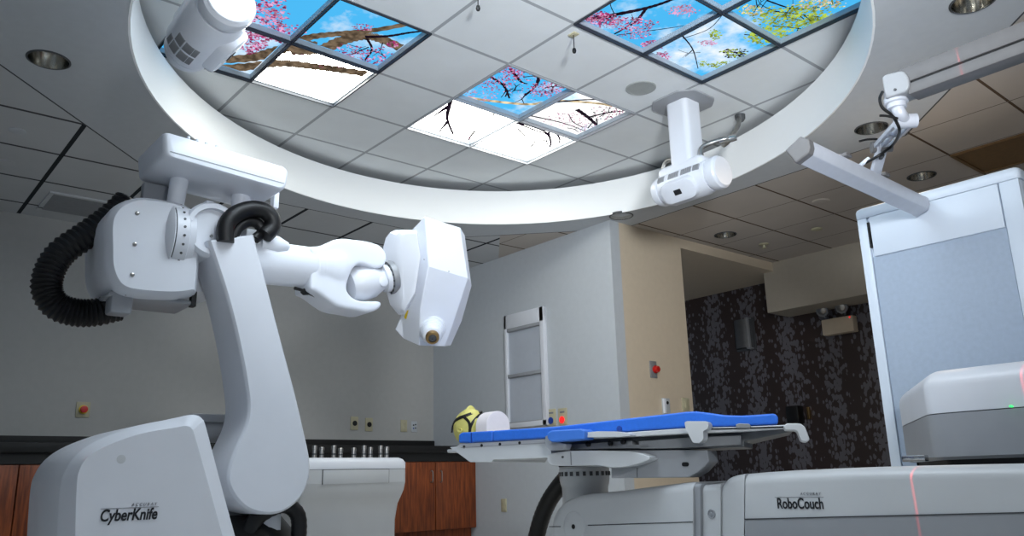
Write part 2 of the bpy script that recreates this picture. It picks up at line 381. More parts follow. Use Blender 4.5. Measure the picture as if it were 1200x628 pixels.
# ------------------------------------------------------------------ illuminated sky pictures
def skypic(key, kinds, branches, blossoms, label, frame_mat):
    a, b = PANELS[key]; x0, y0 = GX+TS*b, GY+TS*a
    root = empty('sky_light_panel', (x0+TS, y0+TS, ZU), label, 'ceiling light', 'illuminated sky picture panels in the ceiling')
    q = MB(); bw = .010
    lm = MB(); lw_ = .022
    for i in range(3):
        q.box((x0+TS*i, y0+TS, ZU+.0), (bw, 2*TS+bw, .022)); lm.box((x0+TS*i, y0+TS, ZU+.028), (lw_, 2*TS+lw_, .036))
        for k in range(2):
            q.box((x0+TS*(k+.5), y0+TS*i, ZU+.0), (TS-bw, bw, .022)); lm.box((x0+TS*(k+.5), y0+TS*i, ZU+.028), (TS-lw_, lw_, .036))
    q.build('frame', frame_mat, root); lm.build('frame_liner', M['liner'], root)
    zp = ZU+.042
    panes = {}
    for i in range(2):
        for j in range(2):
            mb = MB(); mb.mi = 0
            px, py = x0+TS*j, y0+TS*i
            mb.face([V((px, py, zp)), V((px+TS, py, zp)), V((px+TS, py+TS, zp)), V((px, py+TS, zp))])
            panes[(a+i, b+j)] = mb
    lay = [0]
    def put(pts, mi):
        z = zp-.0012-lay[0]*.00004
        for (ia, ib), mb in panes.items():
            lo = (GX+TS*ib+.016, GY+TS*ia+.016); hi = (GX+TS*(ib+1)-.016, GY+TS*(ia+1)-.016); poly = [(p.x, p.y) for p in pts]
            for ax in (0, 1):
                for lim, sg_ in ((lo[ax], 1), (hi[ax], -1)):
                    out = []
                    for k in range(len(poly)):
                        a_, b_ = poly[k-1], poly[k]; da, db = (a_[ax]-lim)*sg_, (b_[ax]-lim)*sg_
                        if da*db < 0: t_ = da/(da-db); out.append((a_[0]+(b_[0]-a_[0])*t_, a_[1]+(b_[1]-a_[1])*t_))
                        if db >= 0: out.append(b_)
                    poly = out
                    if len(poly) < 3: break
                if len(poly) < 3: break
            if len(poly) >= 3: mb.mi = mi; mb.face([V((x_, y_, z)) for x_, y_ in poly])
    for col, w0, w1, line in branches:
        lay[0] = (lay[0]+1) % 60
        pts = spline([PZ(x, y, zp) for x, y in line], 14)
        n = len(pts)
        for i in range(n-1):
            t = (pts[i+1]-pts[i]); 
            if t.length < 1e-6: continue
            s = V((-t.y, t.x, 0)).normalized()
            tk = {'centre': 1.6, 'left': .92, 'right': .8}[key]
            wa, wb = [(w0+(w1-w0)*k/n)*tk*(1+.12*math.sin(k*1.7)) for k in (i, i+1)]
            put([pts[i]-s*wa, pts[i]+s*wa, pts[i+1]+s*wb+t*.15, pts[i+1]-s*wb+t*.15], col)
    for cols, x, y, rx, ry, cnt, sz in blossoms:
        sz *= .62
        for _ in range(int(cnt*2.8)):
            lay[0] = (lay[0]+1) % 60
            ang = random.random()*6.283; rr = math.sqrt(random.random())
            if random.random() < .35: rr *= 1.25
            c = PZ(x+rx*rr*math.cos(ang), y+ry*rr*math.sin(ang), zp)
            r = sz*random.uniform(.5, 1.25); th = random.random()*6
            k = random.choice((4, 5, 5, 6))
            put([c+V((math.cos(th+6.283*i/k), math.sin(th+6.283*i/k), 0))*r*random.uniform(.6, 1.15) for i in range(k)], random.choice(cols))
    for (i, j), kd in zip([(0, 0), (0, 1), (1, 0), (1, 1)], kinds):
        panes[(a+i, b+j)].build('picture_pane', [SKY[kd]]+FILM, root)
B, D, PK, GR, RO, TN = 1, 2, 3, 4, 5, 6
def twigs(x, y, ex, ey, n, col=D, w=.004, fork=2):
    out = []
    for _ in range(n):
        a = (x+random.uniform(-ex, ex), y+random.uniform(-ey, ey)); L = random.uniform(.4, .9)*ex; t = random.random()*6.28
        b = (a[0]+L*math.cos(t)*.6, a[1]+L*math.sin(t)*.4); c = (b[0]+L*math.cos(t+.5)*.5, b[1]+L*math.sin(t+.5)*.35)
        out.append((col, w, w*.4, [a, b, c]))
        out.append((col, w*.7, w*.3, [b, (b[0]+L*.4*math.cos(t-.8), b[1]+L*.3*math.sin(t-.8))]))
    return out
skypic('left', ['cloud', 'clear', 'cream', 'clear'], [
    (B, .050, .048, [(238, 70), (290, 68), (322, 60), (350, 52), (372, 53)]),
    (B, .038, .020, [(335, 52), (365, 43), (400, 39), (440, 35), (492, 25)]),
    (B, .052, .044, [(340, 60), (375, 58), (402, 47), (428, 42), (450, 47), (482, 62)]),
    (B, .052, .046, [(240, 82), (290, 78), (330, 74), (370, 78), (400, 82), (440, 88)]),
    (D, .016, .008, [(428, 43), (455, 42), (480, 38), (498, 36)]), (D, .010, .004, [(430, 45), (436, 58), (428, 70), (429, 78)]),
    (D, .007, .003, [(430, 58), (445, 62), (452, 68)]), (D, .006, .003, [(432, 55), (415, 62), (400, 66)]),
    (D, .006, .003, [(300, 20), (318, 30), (330, 45)])] + twigs(420, 62, 30, 14, 6),
    [((PK, PK, RO), 305, 18, 28, 26, 190, .018), ((PK, RO), 330, 38, 22, 10, 90, .016), ((PK, RO), 296, 48, 18, 12, 90, .017),
     ((PK, RO), 408, 62, 20, 9, 36, .014), ((PK, RO), 440, 66, 18, 10, 40, .014), ((PK, RO), 425, 31, 10, 5, 18, .012),
     ((RO, PK), 460, 52, 6, 4, 16, .014), ((PK, RO), 352, 66, 20, 3, 16, .012), ((D, RO), 395, 77, 24, 2, 18, .010)],
    'sky picture with thick brown boughs, behind the vented white ceiling unit', M['frame'])
skypic('centre', ['white', 'cloud', 'white', 'pale'], [
    (TN, .011, .009, [(540, 113), (575, 118), (620, 122), (650, 118), (700, 121), (738, 128)]),
    (D, .008, .004, [(598, 80), (610, 95), (618, 98)]), (D, .009, .005, [(632, 88), (628, 100), (615, 112)]),
    (D, .008, .004, [(575, 90), (590, 100), (597, 115)]), (D, .008, .004, [(645, 120), (680, 117), (715, 116)]),
    (D, .012, .005, [(676, 128), (690, 138), (702, 150), (694, 150)]), (D, .008, .003, [(690, 137), (712, 132), (730, 130)]),
    (D, .007, .003, [(530, 115), (527, 126), (525, 140), (532, 158)]), (D, .007, .003, [(528, 124), (516, 131), (508, 136)]),
    (D, .005, .002, [(525, 143), (514, 155)]), (D, .005, .002, [(580, 130), (577, 138)]),
    (D, .007, .003, [(607, 143), (640, 155), (645, 168), (640, 178)]), (D, .006, .002, [(636, 152), (650, 155), (656, 166), (648, 172)]),
    (D, .006, .002, [(620, 135), (660, 144), (690, 155)]),
    (D, .007, .005, [(529, 116), (525, 126), (524, 140), (531, 157)]), (D, .006, .004, [(527, 122), (516, 130), (507, 137)]), (D, .006, .004, [(524, 142), (515, 154)]),
    (D, .006, .004, [(557, 153), (551, 160), (548, 168)]), (D, .007, .005, [(606, 144), (626, 152), (642, 158), (645, 170), (637, 180)]),
    (D, .006, .004, [(638, 156), (650, 155), (656, 164), (649, 173)]), (D, .006, .004, [(643, 165), (630, 164), (622, 172)]), (D, .005, .004, [(606, 150), (616, 160)])] + twigs(690, 140, 30, 10, 6) + twigs(620, 100, 30, 14, 8) + twigs(630, 165, 14, 10, 4),
    [((PK, RO), 600, 85, 12, 8, 60, .014), ((PK, RO), 580, 96, 18, 10, 50, .013), ((PK, RO), 645, 105, 24, 8, 90, .014),
     ((PK, RO), 620, 100, 28, 14, 50, .012), ((PK,), 560, 112, 20, 6, 30, .012), ((RO, D), 715, 132, 20, 8, 60, .013),
     ((PK, RO), 665, 140, 24, 8, 40, .012), ((PK, RO), 550, 163, 6, 6, 20, .012), ((PK,), 605, 182, 12, 5, 24, .012),
     ((PK, RO), 690, 150, 12, 6, 26, .012), ((PK,), 540, 124, 8, 4, 16, .012)],
    'brightest sky picture with pink blossom twigs, middle panel farthest from the camera', M['pgrey'])
skypic('right', ['clear', 'clear', 'cloud', 'clear'], [
    (D, .026, .012, [(680, 24), (715, 18), (750, 11), (775, 4), (800, -6)]), (D, .014, .007, [(757, 10), (745, 25), (730, 34), (716, 42)]),
    (TN, .012, .006, [(685, 28), (700, 35), (712, 40)]), (D, .006, .003, [(700, 44), (760, 36), (800, 30), (840, 20)]),
    (D, .007, .003, [(800, 42), (812, 58), (818, 80)]), (D, .006, .003, [(812, 58), (803, 66)]), (D, .005, .003, [(800, 45), (830, 34), (846, 18)]),
    (D, .008, .004, [(898, 0), (930, 10), (960, 8), (1000, -4)]), (D, .008, .004, [(900, 12), (940, 17), (976, 22)]),
    (D, .006, .003, [(905, 30), (940, 34), (960, 44)]), (D, .006, .003, [(872, 40), (900, 44), (925, 54)])] + twigs(740, 22, 40, 12, 6) + twigs(930, 20, 50, 16, 12) + twigs(850, 60, 30, 12, 3),
    [((PK, RO), 700, 22, 24, 8, 110, .015), ((PK, RO), 740, 28, 26, 8, 70, .014), ((PK,), 800, 12, 16, 6, 40, .013),
     ((PK, RO), 765, 52, 12, 5, 60, .014), ((PK, RO), 775, 66, 10, 5, 40, .013), ((PK,), 830, 50, 10, 3, 20, .012), ((PK, RO), 745, 40, 20, 5, 30, .012),
     ((GR,), 930, 20, 40, 12, 200, .016), ((GR,), 905, 42, 28, 10, 150, .016), ((GR,), 960, 26, 22, 6, 80, .015), ((GR, D), 860, 62, 14, 5, 50, .015),
     ((GR,), 850, 76, 18, 4, 44, .014), ((GR,), 838, 40, 6, 6, 22, .015), ((GR, TN), 880, 12, 14, 6, 40, .014), ((GR, TN), 960, 4, 26, 6, 70, .014),
     ((GR,), 825, 74, 6, 3, 14, .013)],
    'sky picture with yellow-green leaves and a black bough, nearest the camera bar', M['frame'])
# ================================================================== CEILING FITTINGS
def hole_light(x, y, label, r=.10):
    """recessed reflector cup: the ceiling board is cut away inside by a dark throat, the cup hangs 4 mm proud"""
    c = PZ(x, y, ZC); root = empty('downlight', c, label, 'ceiling light', 'recessed downlights')
    q = MB(); q.lathe(c+Z_*.012, -Z_, [(0, r*1.07), (.015, r*1.07), (.019, r*1.0), (.017, r*.97), (0, r*.97)], 44, caps=False); q.build('trim_ring', M['dgrey'], root)
    q = MB()
    rings = [[c+V((rr*math.cos(a*math.pi/24), rr*math.sin(a*math.pi/24), z)) for a in range(48)] for rr, z in ((r*.97, -.004), (r*.93, .06), (r*.80, .12), (r*.55, .16))]
    q.loft(rings, False, False); q.build('reflector', M['reflector'], root, ang=80)
    q = MB(); q.lathe(c+Z_*.135, Z_, [(0, .0), (.0, r*.34), (.02, r*.42), (.035, r*.42)], 24); q.build('lamp_bulb', M['white2'], root)
HOLES = [((57, 70), 'recessed mirror downlight at the upper left, beside the white ring'),
         ((1140, 2), 'recessed downlight at the top right edge, above the grey boom'),
         ((1021, 150), 'recessed downlight behind the jointed arm of the camera bar'),
         ((1080, 206), 'recessed downlight just above the tall white cabinet'),
         ((850, 275), 'recessed downlight over the dark passage opening'),
         ((728, 253), 'recessed downlight above the corner of the beige wall')]
for (x, y), lb in HOLES: hole_light(x, y, lb)
# cut round openings for the downlight cups in soffit, tiles (real holes)
cut = MB()
for (x, y), lb in HOLES: cut.lathe(PZ(x, y, ZC)-Z_*.02, Z_, [(0, .0985), (.2, .0985)], 44)
cutter = cut.build('downlight_cutter', M['dgrey'])
for nm in ('ceiling_soffit', 'ceiling', 'trim_2'):
    o = bpy.data.objects[nm]; b = o.modifiers.new('holes', 'BOOLEAN'); b.operation = 'DIFFERENCE'; b.solver = 'EXACT'; b.object = cutter
bpy.context.view_layer.update(); dg = bpy.context.evaluated_depsgraph_get()
for nm in ('ceiling_soffit', 'ceiling', 'trim_2'):
    o = bpy.data.objects[nm]; me = bpy.data.meshes.new_from_object(o.evaluated_get(dg)); o.modifiers.clear(); o.data = me
    me.shade_flat()
    if nm == 'ceiling':                                            # the left half of the tile field has its own grid
        me.materials.append(M['tile_l'])
        for f in me.polygons:
            p = o.matrix_world @ f.center
            if p.x < -5.4 and p.y < 5.3 or p.x < -4.6 and p.y < 1.2: f.material_index = 1
bpy.data.objects.remove(cutter)
# speaker grille in the upper ceiling
c = PZ(751, 103, ZU); q = MB(); q.lathe(c+Z_*.002, -Z_, [(0, .105), (.006, .105), (.010, .098), (.008, .09), (.011, .04), (.0115, 0)], 40)
tag(q.build('ceiling_speaker', mat('speaker_grille', (158, 162, 160), .7, bump=.6, bscale=500)), 'round grey speaker grille in the ceiling between two sky pictures', 'speaker')
# two small hanging microphones
for (x0, y0, x1, y1), lb in (((672, 40, 672, 60), 'tiny black microphone hanging at the corner of the leafy sky picture'),
                             ((560, -6, 562, 10), 'tiny black microphone hanging at the top edge of the photo')):
    c = PZ(x0, y0, ZU); e = c-Z_*((y1-y0)*c.dot(FW)/FPX)
    root = empty('hanging_microphone', c, lb, 'microphone', 'hanging microphones')
    q = MB(); q.box(c-Z_*.004, (.06, .045, .008), bev=.003); q.build('mount_plate', M['cream'], root)
    q = MB(); q.tube([c-Z_*.006, (c+e)/2, e], .003, 8, 3); q.build('cable', M['black'], root)
    q = MB(); q.lathe(e+Z_*.012, -Z_, [(0, .003), (.004, .010), (.02, .013), (.032, .009), (.036, 0)], 16); q.build('capsule', M['black'], root)
# lower ceiling: sprinkler, detectors, vents
def ceil_disc(name, x, y, r, h, mt, lb, cat):
    c = PZ(x, y, ZC); q = MB(); q.lathe(c+Z_*.002, -Z_, [(0, r), (h*.5, r), (h*.8, r*.8), (h, r*.55), (h, 0)], 28)
    return tag(q.build(name, mt), lb, cat)
ceil_disc('smoke_detector', 957, 268, .05, .02, M['cream'], 'small flat round detector on the tile right of the passage opening', 'detector')
ceil_disc('ceiling_detector', 962, 236, .075, .012, M['tile_r'], 'shallow tile-coloured disc on the ceiling left of the tall white cabinet', 'detector')
ceil_disc('round_detector', 20, 153, .05, .012, M['gypsum'], 'small round detector on the dark left ceiling tiles', 'detector')
ceil_disc('round_nozzle', 6, 190, .06, .010, M['tile_l'], 'flat round cap on the ceiling at the left edge of the photo', 'detector')
c = PZ(895, 286, ZC); root = empty('fire_sprinkler', c, 'small pale sprinkler head on the ceiling beside the bulkhead', 'sprinkler')
q = MB(); q.lathe(c+Z_*.002, -Z_, [(0, .05), (.006, .05), (.012, .04), (.012, 0)], 24); q.build('escutcheon', M['cream'], root)
q = MB(); q.lathe(c-Z_*.01, -Z_, [(0, .012), (.025, .012), (.03, .028), (.034, .028), (.035, 0)], 16); q.build('deflector', M['cream'], root)
def vent(name, x0, x1, y0, y1, mt, slat, lb, n=6, cat='vent', fm=None):
    root = empty(name, ((x0+x1)/2, (y0+y1)/2, ZC), lb, cat)
    q = MB(); z = ZC-.006
    for (a, b, c_, d) in ((x0, x1, y0, y0+.03), (x0, x1, y1-.03, y1), (x0, x0+.03, y0+.03, y1-.03), (x1-.03, x1, y0+.03, y1-.03)):
        q.box(((a+b)/2, (c_+d)/2, z), (b-a, d-c_, .016))
    q.build('frame', fm or mt, root)
    q = MB(); q.box(((x0+x1)/2, (y0+y1)/2, ZC-.003), (x1-x0-.06, y1-y0-.06, .006)); q.build('back_plate', slat, root)
    for i in range(n):
        xx = x0+.03+(x1-x0-.06)*(i+.5)/n
        q = MB(); q.box((xx, (y0+y1)/2, ZC-.009), ((x1-x0)/n*.55, y1-y0-.062, .004), (V((.94, 0, .34)), Y_, V((-.34, 0, .94)))); q.build('slat', mt, root)
vent('ceiling_vent', -7.22, -6.72, 1.10, 1.75, M['grey'], M['dgrey'], 'dim slatted air vent in the left ceiling near the wall', 6, fm=M['tile_l'])
root = empty('ceiling_light_fixture', (-1.55, 6.36, ZC), 'brownish unlit ceiling light panel above the tall white cabinet', 'ceiling light')
q = MB(); x0, x1, y0, y1 = -2.15, -.93, 6.07, 6.66
for (a, b, c_, d) in ((x0, x1, y0, y0+.025), (x0, x1, y1-.025, y1), (x0, x0+.025, y0+.025, y1-.025), (x1-.025, x1, y0+.025, y1-.025)):
    q.box(((a+b)/2, (c_+d)/2, ZC-.008), (b-a, d-c_, .018))
q.build('frame', M['lens'], root)
q = MB(); q.box(((x0+x1)/2, (y0+y1)/2, ZC-.004), (x1-x0-.05, y1-y0-.05, .008)); q.build('lens', M['lens'], root)
# ================================================================== WALL FITTINGS
def plate(name, c, n, r, wd, ht, mt, lb, cat, parts=(), group=None, th=.012):
    """c on the wall, n out of the wall, r to the right; parts = (name, dx, dz, radius or (w,h), depth, material)"""
    root = empty(name, c, lb, cat, group); u = Z_
    q = MB(); q.box(c+n*(th/2-.001), (wd, ht, th), (r, u, n), .003); q.build('cover_plate', mt, root)
    for (nm, dx, dz, s, dp, pm) in parts:
        o = c+r*dx+u*dz+n*(th-.002); q = MB()
        if isinstance(s, tuple): q.box(o+n*dp/2, (s[0], s[1], dp), (r, u, n), min(s)*.15)
        else: q.lathe(o, n, [(0, s*.8), (dp*.5, s*.85), (dp*.55, s), (dp*.95, s), (dp, s*.7), (dp, 0)], 24)
        q.build(nm, pm, root)
PL = lambda x, y: PX(x, y, XL)
plate('emergency_stop', PL(97, 480), X_, Y_, .105, .125, M['cream'], 'wall plate with red stop button on yellow at the left wall', 'switch',
      (('collar', 0, 0, .036, .012, M['yel']), ('button', .0, .0, .028, .045, M['red'])))
plate('wall_socket', PL(415, 496), X_, Y_, .085, .135, M['cream'], 'cream wall plate with black round socket, left one of the pair above the counter', 'socket',
      (('socket_face', 0, 0, .026, .008, M['black']),), 'round black sockets')
plate('wall_socket', PL(432, 497.5), X_, Y_, .085, .135, M['cream'], 'cream wall plate with black round socket, right one of the pair above the counter', 'socket',
      (('socket_face', 0, 0, .026, .008, M['black']),), 'round black sockets')
plate('blank_plate', PL(473, 499), X_, Y_, .078, .125, M['cream'], 'plain cream outlet plate on the left wall near the corner', 'socket',
      (('outlet_face', 0, .028, (.034, .03), .004, M['cream']), ('outlet_face', 0, -.028, (.034, .03), .004, M['cream'])))
plate('data_socket', PL(485, 500), X_, Y_, .07, .115, M['wall'], 'pale outlet plate with four dark jacks next to the corner', 'socket',
      (('jack', -.012, .016, (.016, .014), .004, M['ink']), ('jack', .014, .022, (.016, .014), .004, M['ink']),
       ('jack', -.012, -.018, (.016, .014), .004, M['bluep']), ('jack', .014, -.014, (.016, .014), .004, M['ink'])))
PB = lambda x, y: PY(x, y, YB)
plate('gas_outlet_panel', PB(647, 489), -Y_, X_, .11, .15, M['cream'], 'medical outlet box with a blue round button on the back wall', 'outlet',
      (('button', 0, -.03, .032, .012, M['bluep']), ('label_strip', 0, .04, (.06, .016), .003, M['gink'])), 'medical outlet boxes')
plate('gas_outlet_panel', PB(660, 488), -Y_, X_, .11, .15, M['cream'], 'medical outlet box with a bright red round light on the back wall', 'outlet',
      (('button', 0, -.03, .030, .012, M['redlamp']), ('label_strip', 0, .04, (.06, .016), .003, M['gink'])), 'medical outlet boxes')
plate('wall_outlet', PB(591, 592), -Y_, X_, .075, .12, M['cream'], 'cream outlet plate low on the back wall beneath the couch', 'socket',
      (('outlet_face', 0, .028, (.034, .03), .004, M['cream']), ('outlet_face', 0, -.028, (.034, .03), .004, M['cream'])))
PC = lambda x, y: PX(x, y, XC)
plate('fire_alarm_switch', PC(765, 433), X_, Y_, .09, .15, M['grey'], 'grey plate with red mushroom switch on the beige wall', 'switch',
      (('collar', .01, 0, .034, .02, M['red']), ('button', .01, 0, .026, .05, M['red'])))
plate('wall_intercom', PC(780, 476), X_, Y_, .10, .14, M['wall'], 'small white wall device with a dark sensor spot above the blue mattress', 'intercom',
      (('white_strip', -.035, 0, (.03, .13), .02, M['white']), ('sensor', .01, .03, .014, .01, M['ink'])))
plate('wall_switch', PC(803, 474), X_, Y_, .10, .12, M['cream'], 'cream switch plate at the edge of the passage opening', 'switch',
      (('rocker', 0, 0, (.035, .06), .006, M['cream']),))
# tall narrow framed panel on the back wall
a, b = PB(594, 367), PB(631, 498); x0, x1, z1, z0 = a.x, -5.575, 2.14, 1.03
root = empty('wall_panel', ((x0+x1)/2, YB, z0), 'tall narrow white framed panel with two grey shades on the back wall', 'wall panel')
q = MB(); fw = .055
for (xa, xb, za, zb) in ((x0, x0+fw*.6, z0, z1), (x1-fw, x1, z0, z1), (x0, x1, z0, z0+.05), (x0, x1, 2.0, z1)):
    q.box(((xa+xb)/2, YB-.02, (za+zb)/2), (xb-xa, .045, zb-za), bev=.004)
q.build('frame', M['white2'], root)
for za, zb in ((1.55, 1.99), (1.09, 1.51)):
    q = MB(); q.box(((x0+x1)/2-.01, YB-.006, (za+zb)/2), (x1-x0-.08, .016, zb-za)); q.build('shade', M['glassg'], root)
for za in (1.985, 1.53, 1.07):
    q = MB(); q.box(((x0+x1)/2-.011, YB-.022, za), (x1-x0-.090, .04, .035), bev=.008); q.build('rail', M['pgrey'], root)
# dark wall: sconce, emergency light, black box
PD = lambda x, y: PY(x, y, YD)
a, b = PD(862, 376), PD(887, 409); root = empty('wall_sconce', ((a.x+b.x)/2, YD, b.z), 'half-round grey wall lamp on the dark wall in the passage', 'wall lamp')
cx, zz0, zz1 = (a.x+b.x)/2, b.z, a.z; rw = (b.x-a.x)/2
q = MB(); q.loft([[V((cx+rw*math.cos(t*math.pi/14), YD+.002-.13*math.sin(t*math.pi/14), z)) for t in range(15)] for z in (zz0+.02, zz0+.04, zz1-.04, zz1-.02)]); q.build('shade', M['dgrey'], root)
q = MB(); q.box((cx+rw*.62, YD-.05, (zz0+zz1)/2), (.05, .10, zz1-zz0), bev=.01); q.build('side_strip', M['grey'], root)
q = MB(); q.box((cx, YD-.01, (zz0+zz1)/2), (rw*2.1, .02, (zz1-zz0)*1.02), bev=.004); q.build('back_plate', M['dgrey'], root)
a, b = PD(967, 372), PD(1007, 391)
root = empty('emergency_light', ((a.x+b.x)/2, YD, b.z), 'beige emergency light box with two round lamps under the bulkhead', 'emergency light')
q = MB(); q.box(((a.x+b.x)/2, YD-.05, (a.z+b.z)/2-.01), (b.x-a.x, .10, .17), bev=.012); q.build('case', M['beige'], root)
for xx, lb in ((a.x+.03, 0), (a.x+.25, 0)):
    h = V((xx, YD-.08, a.z+.075)); q = MB(); q.lathe(h+Y_*.03, V((.1, -1, -.35)), [(0, .03), (.02, .055), (.075, .065), (.08, .06), (.08, 0)], 24)
    hd = q.build('lamp_head', M['grey'], root)
    q = MB(); q.lathe(h+V((.1, -1, -.35)).normalized()*.052, V((.1, -1, -.35)), [(0, .052), (.008, .045), (.012, .02), (.013, 0)], 24); q.build('lamp_lens', M['steel'], hd)
    q = MB(); q.tube([h+V((0, .04, -.03)), V((xx, YD-.05, a.z-.02))], .012, 10, 3); q.build('stem', M['grey'], root)
q = MB(); q.lathe(V((b.x-.03, YD-.098, a.z-.06)), -Y_, [(0, .008), (.008, .007), (.01, 0)], 12); q.build('indicator', M['redlamp'], root)
a, b = PD(927, 476), PD(944, 499); root = empty('black_wall_box', ((a.x+b.x)/2, YD, b.z), 'black box with a brass edged plate on the dark wall above the couch end', 'wall box')
q = MB(); q.box(((a.x+b.x)/2, YD-.06, (a.z+b.z)/2+.01), (b.x-a.x, .12, .19), bev=.012); q.build('case', M['black'], root)
c = PD(950, 484); q = MB(); q.box((c.x-.01, YD-.02, c.z), (.03, .04, .13), bev=.004); q.build('edge_plate', M['brass'], root)
# ================================================================== COUNTER ALONG THE LEFT WALL
units = [(.10, 1.12), (1.12, 2.12), (2.12, 3.14), (3.14, 4.16), (4.16, YB)]
ulab = ['red wood base cabinet at the far left behind the white robot base', 'red wood base cabinet hidden behind the robot base',
        'red wood base cabinet behind the robot column', 'red wood base cabinet behind the white pedestal', 'red wood base cabinet in the room corner, right of the white pedestal']
XF = -6.70
for (y0, y1), lb in zip(units, ulab):
    root = empty('base_cabinet', ((XL+XF)/2, (y0+y1)/2, 0), lb, 'cabinet', 'base cabinets along the left wall')
    q = MB(); q.box(((XL+XF-.02)/2, (y0+y1)/2, .42), (XF-.02-XL-.004, y1-y0-.004, .64)); q.box(((XL+XF-.08)/2, (y0+y1)/2, .05), (XF-.08-XL-.01, y1-y0-.01, .10)); q.build('carcass', M['wood'], root)
    for k in range(2):
        ya, yb = y0+(y1-y0)*k/2+.004, y0+(y1-y0)*(k+1)/2-.004
        q = MB(); q.box((XF-.01, (ya+yb)/2, .42), (.02, yb-ya, .63), bev=.003); d = q.build('door', M['wood'], root)
        yh = yb-.05 if k == 0 else ya+.05
        q = MB(); q.tube([V((XF, yh, .55)), V((XF+.03, yh, .555)), V((XF+.03, yh, .645)), V((XF, yh, .65))], .005, 8, 4); q.build('handle', M['steel'], d)
root = empty('worktop', ((XL+XF)/2, 2.6, .74), 'long black countertop with backsplash along the left wall', 'worktop')
q = MB(); q.box(((XL+XF)/2+.015, (.06+YB)/2, .855), (XF-XL+.028, YB-.06-.004, .07), bev=.004); q.build('top', M['bcount'], root)
q = MB(); q.box((XF-.012, (.06+YB)/2, .781), (.02, YB-.07, .078)); q.build('apron', M['bcount'], root)
q = MB(); q.box((XL+.013, (.06+YB)/2, .935), (.022, YB-.06-.004, .09), bev=.003); q.build('backsplash', M['bcount'], root)
# ================================================================== PEDESTAL WITH COLLIMATORS
pc = P(416, 560, 5.5); px0 = pc.x
def pz(y): return PX(416, y, px0).z
hw = (PX(477, 550, px0).y-PX(355, 550, px0).y)/2; pcy = (PX(477, 550, px0).y+PX(355, 550, px0).y)/2
zt = pz(536); zb = pz(567); ze = pz(592)
root = empty('collimator_pedestal', (px0-.3, pcy, 0), 'white flared pedestal stand with a drawer behind the robot column', 'pedestal')
def rr(z, hwy, xf, xb, r=.04):
    return [V((p.x, p.y, z)) for p in rnd([(xb, pcy-hwy), (xf, pcy-hwy), (xf, pcy+hwy), (xb, pcy+hwy)], r, 6)]
q = MB(); B0 = px0-.62
prof = [(.0, hw-.03, -.09), (.30, hw-.028, -.085), (ze-.06, hw-.022, -.08), (ze, hw-.016, -.07), ((ze*2+zb)/3, hw-.009, -.04), ((ze+zb*2)/3, hw-.003, -.012), (zb, hw, 0), (zb+.006, hw, .002)]
q.loft([rr(z, h, px0+dx, B0) for z, h, dx in prof]); q.build('column', M['offwhite'], root, ang=50)
zs = pz(549.5)
q = MB(); q.loft([rr(z, h, px0+dx, B0) for z, h, dx in ((zb+.006, hw, .002), (zs-.003, hw, .002))]); q.build('drawer_band', M['offwhite'], root)
q = MB(); q.loft([rr(z, h, px0+dx, B0) for z, h, dx in ((zs-.003, hw-.004, -.002), (zs, hw-.004, -.002))]); q.build('seam', M['seam'], root)
q = MB(); q.loft([rr(z, h, px0+dx, B0) for z, h, dx in ((zs, hw, .002), (zt-.035, hw, .002), (zt-.012, hw-.012, -.014), (zt, hw-.03, -.04))]); q.build('top', M['white'], root, ang=50)
ya, yb = PX(378, 558, px0).y, PX(455, 558, px0).y
q = MB(); q.box((px0+.003, (ya+yb)/2, (zb+zs)/2), (.006, yb-ya+.008, zs-zb-.002)); q.build('drawer_gap', M['seam'], root)
q = MB(); q.box((px0+.006, (ya+yb)/2, (zb+zs)/2-.002), (.008, yb-ya, zs-zb-.006), bev=.002); q.build('drawer', M['offwhite'], root)
cl = ['leftmost steel collimator cylinder on the white pedestal', 'second steel collimator cylinder from the left', 'third steel collimator cylinder from the left, in the back row',
      'fourth steel collimator cylinder from the left', 'single steel collimator cylinder in the middle of the pedestal', 'sixth steel collimator cylinder from the left, in the back row',
      'seventh steel collimator cylinder from the left', 'second steel collimator cylinder from the right, in the back row', 'rightmost steel collimator cylinder on the white pedestal']
for (x, top, back), lb in zip(((368.5, 522, 1), (377, 524, 0), (391, 522, 1), (399, 525, 0), (414.5, 524.5, 0), (426.5, 522, 1), (434, 524, 0), (446, 522, 1), (453, 523.5, 0)), cl):
    X0 = px0-(.28 if back else .16); b0 = PX(x, 530, X0); b0.z = zt
    h = PX(x, top, X0).z-zt
    cr = empty('collimator', b0, lb, 'collimator', 'steel collimators on the pedestal')
    q = MB(); q.lathe(b0, Z_, [(0, .016), (h*.7, .016), (h*.72, .018), (h*.96, .018), (h, .016), (h, .006)], 20); q.build('body', M['steel'], cr)
    q = MB(); q.lathe(b0+Z_*(h*.30), Z_, [(0, .0163), (.002, .0172), (h*.10, .0172), (h*.12, .0163)], 20); q.build('ring', M['dgrey'], cr)
# ================================================================== TREATMENT ROBOT
rb = PX(300, 560, -3.85); rb.z = 0
rob = empty('treatment_robot', rb, 'large white robot arm with treatment head and lettered base cover', 'robot')
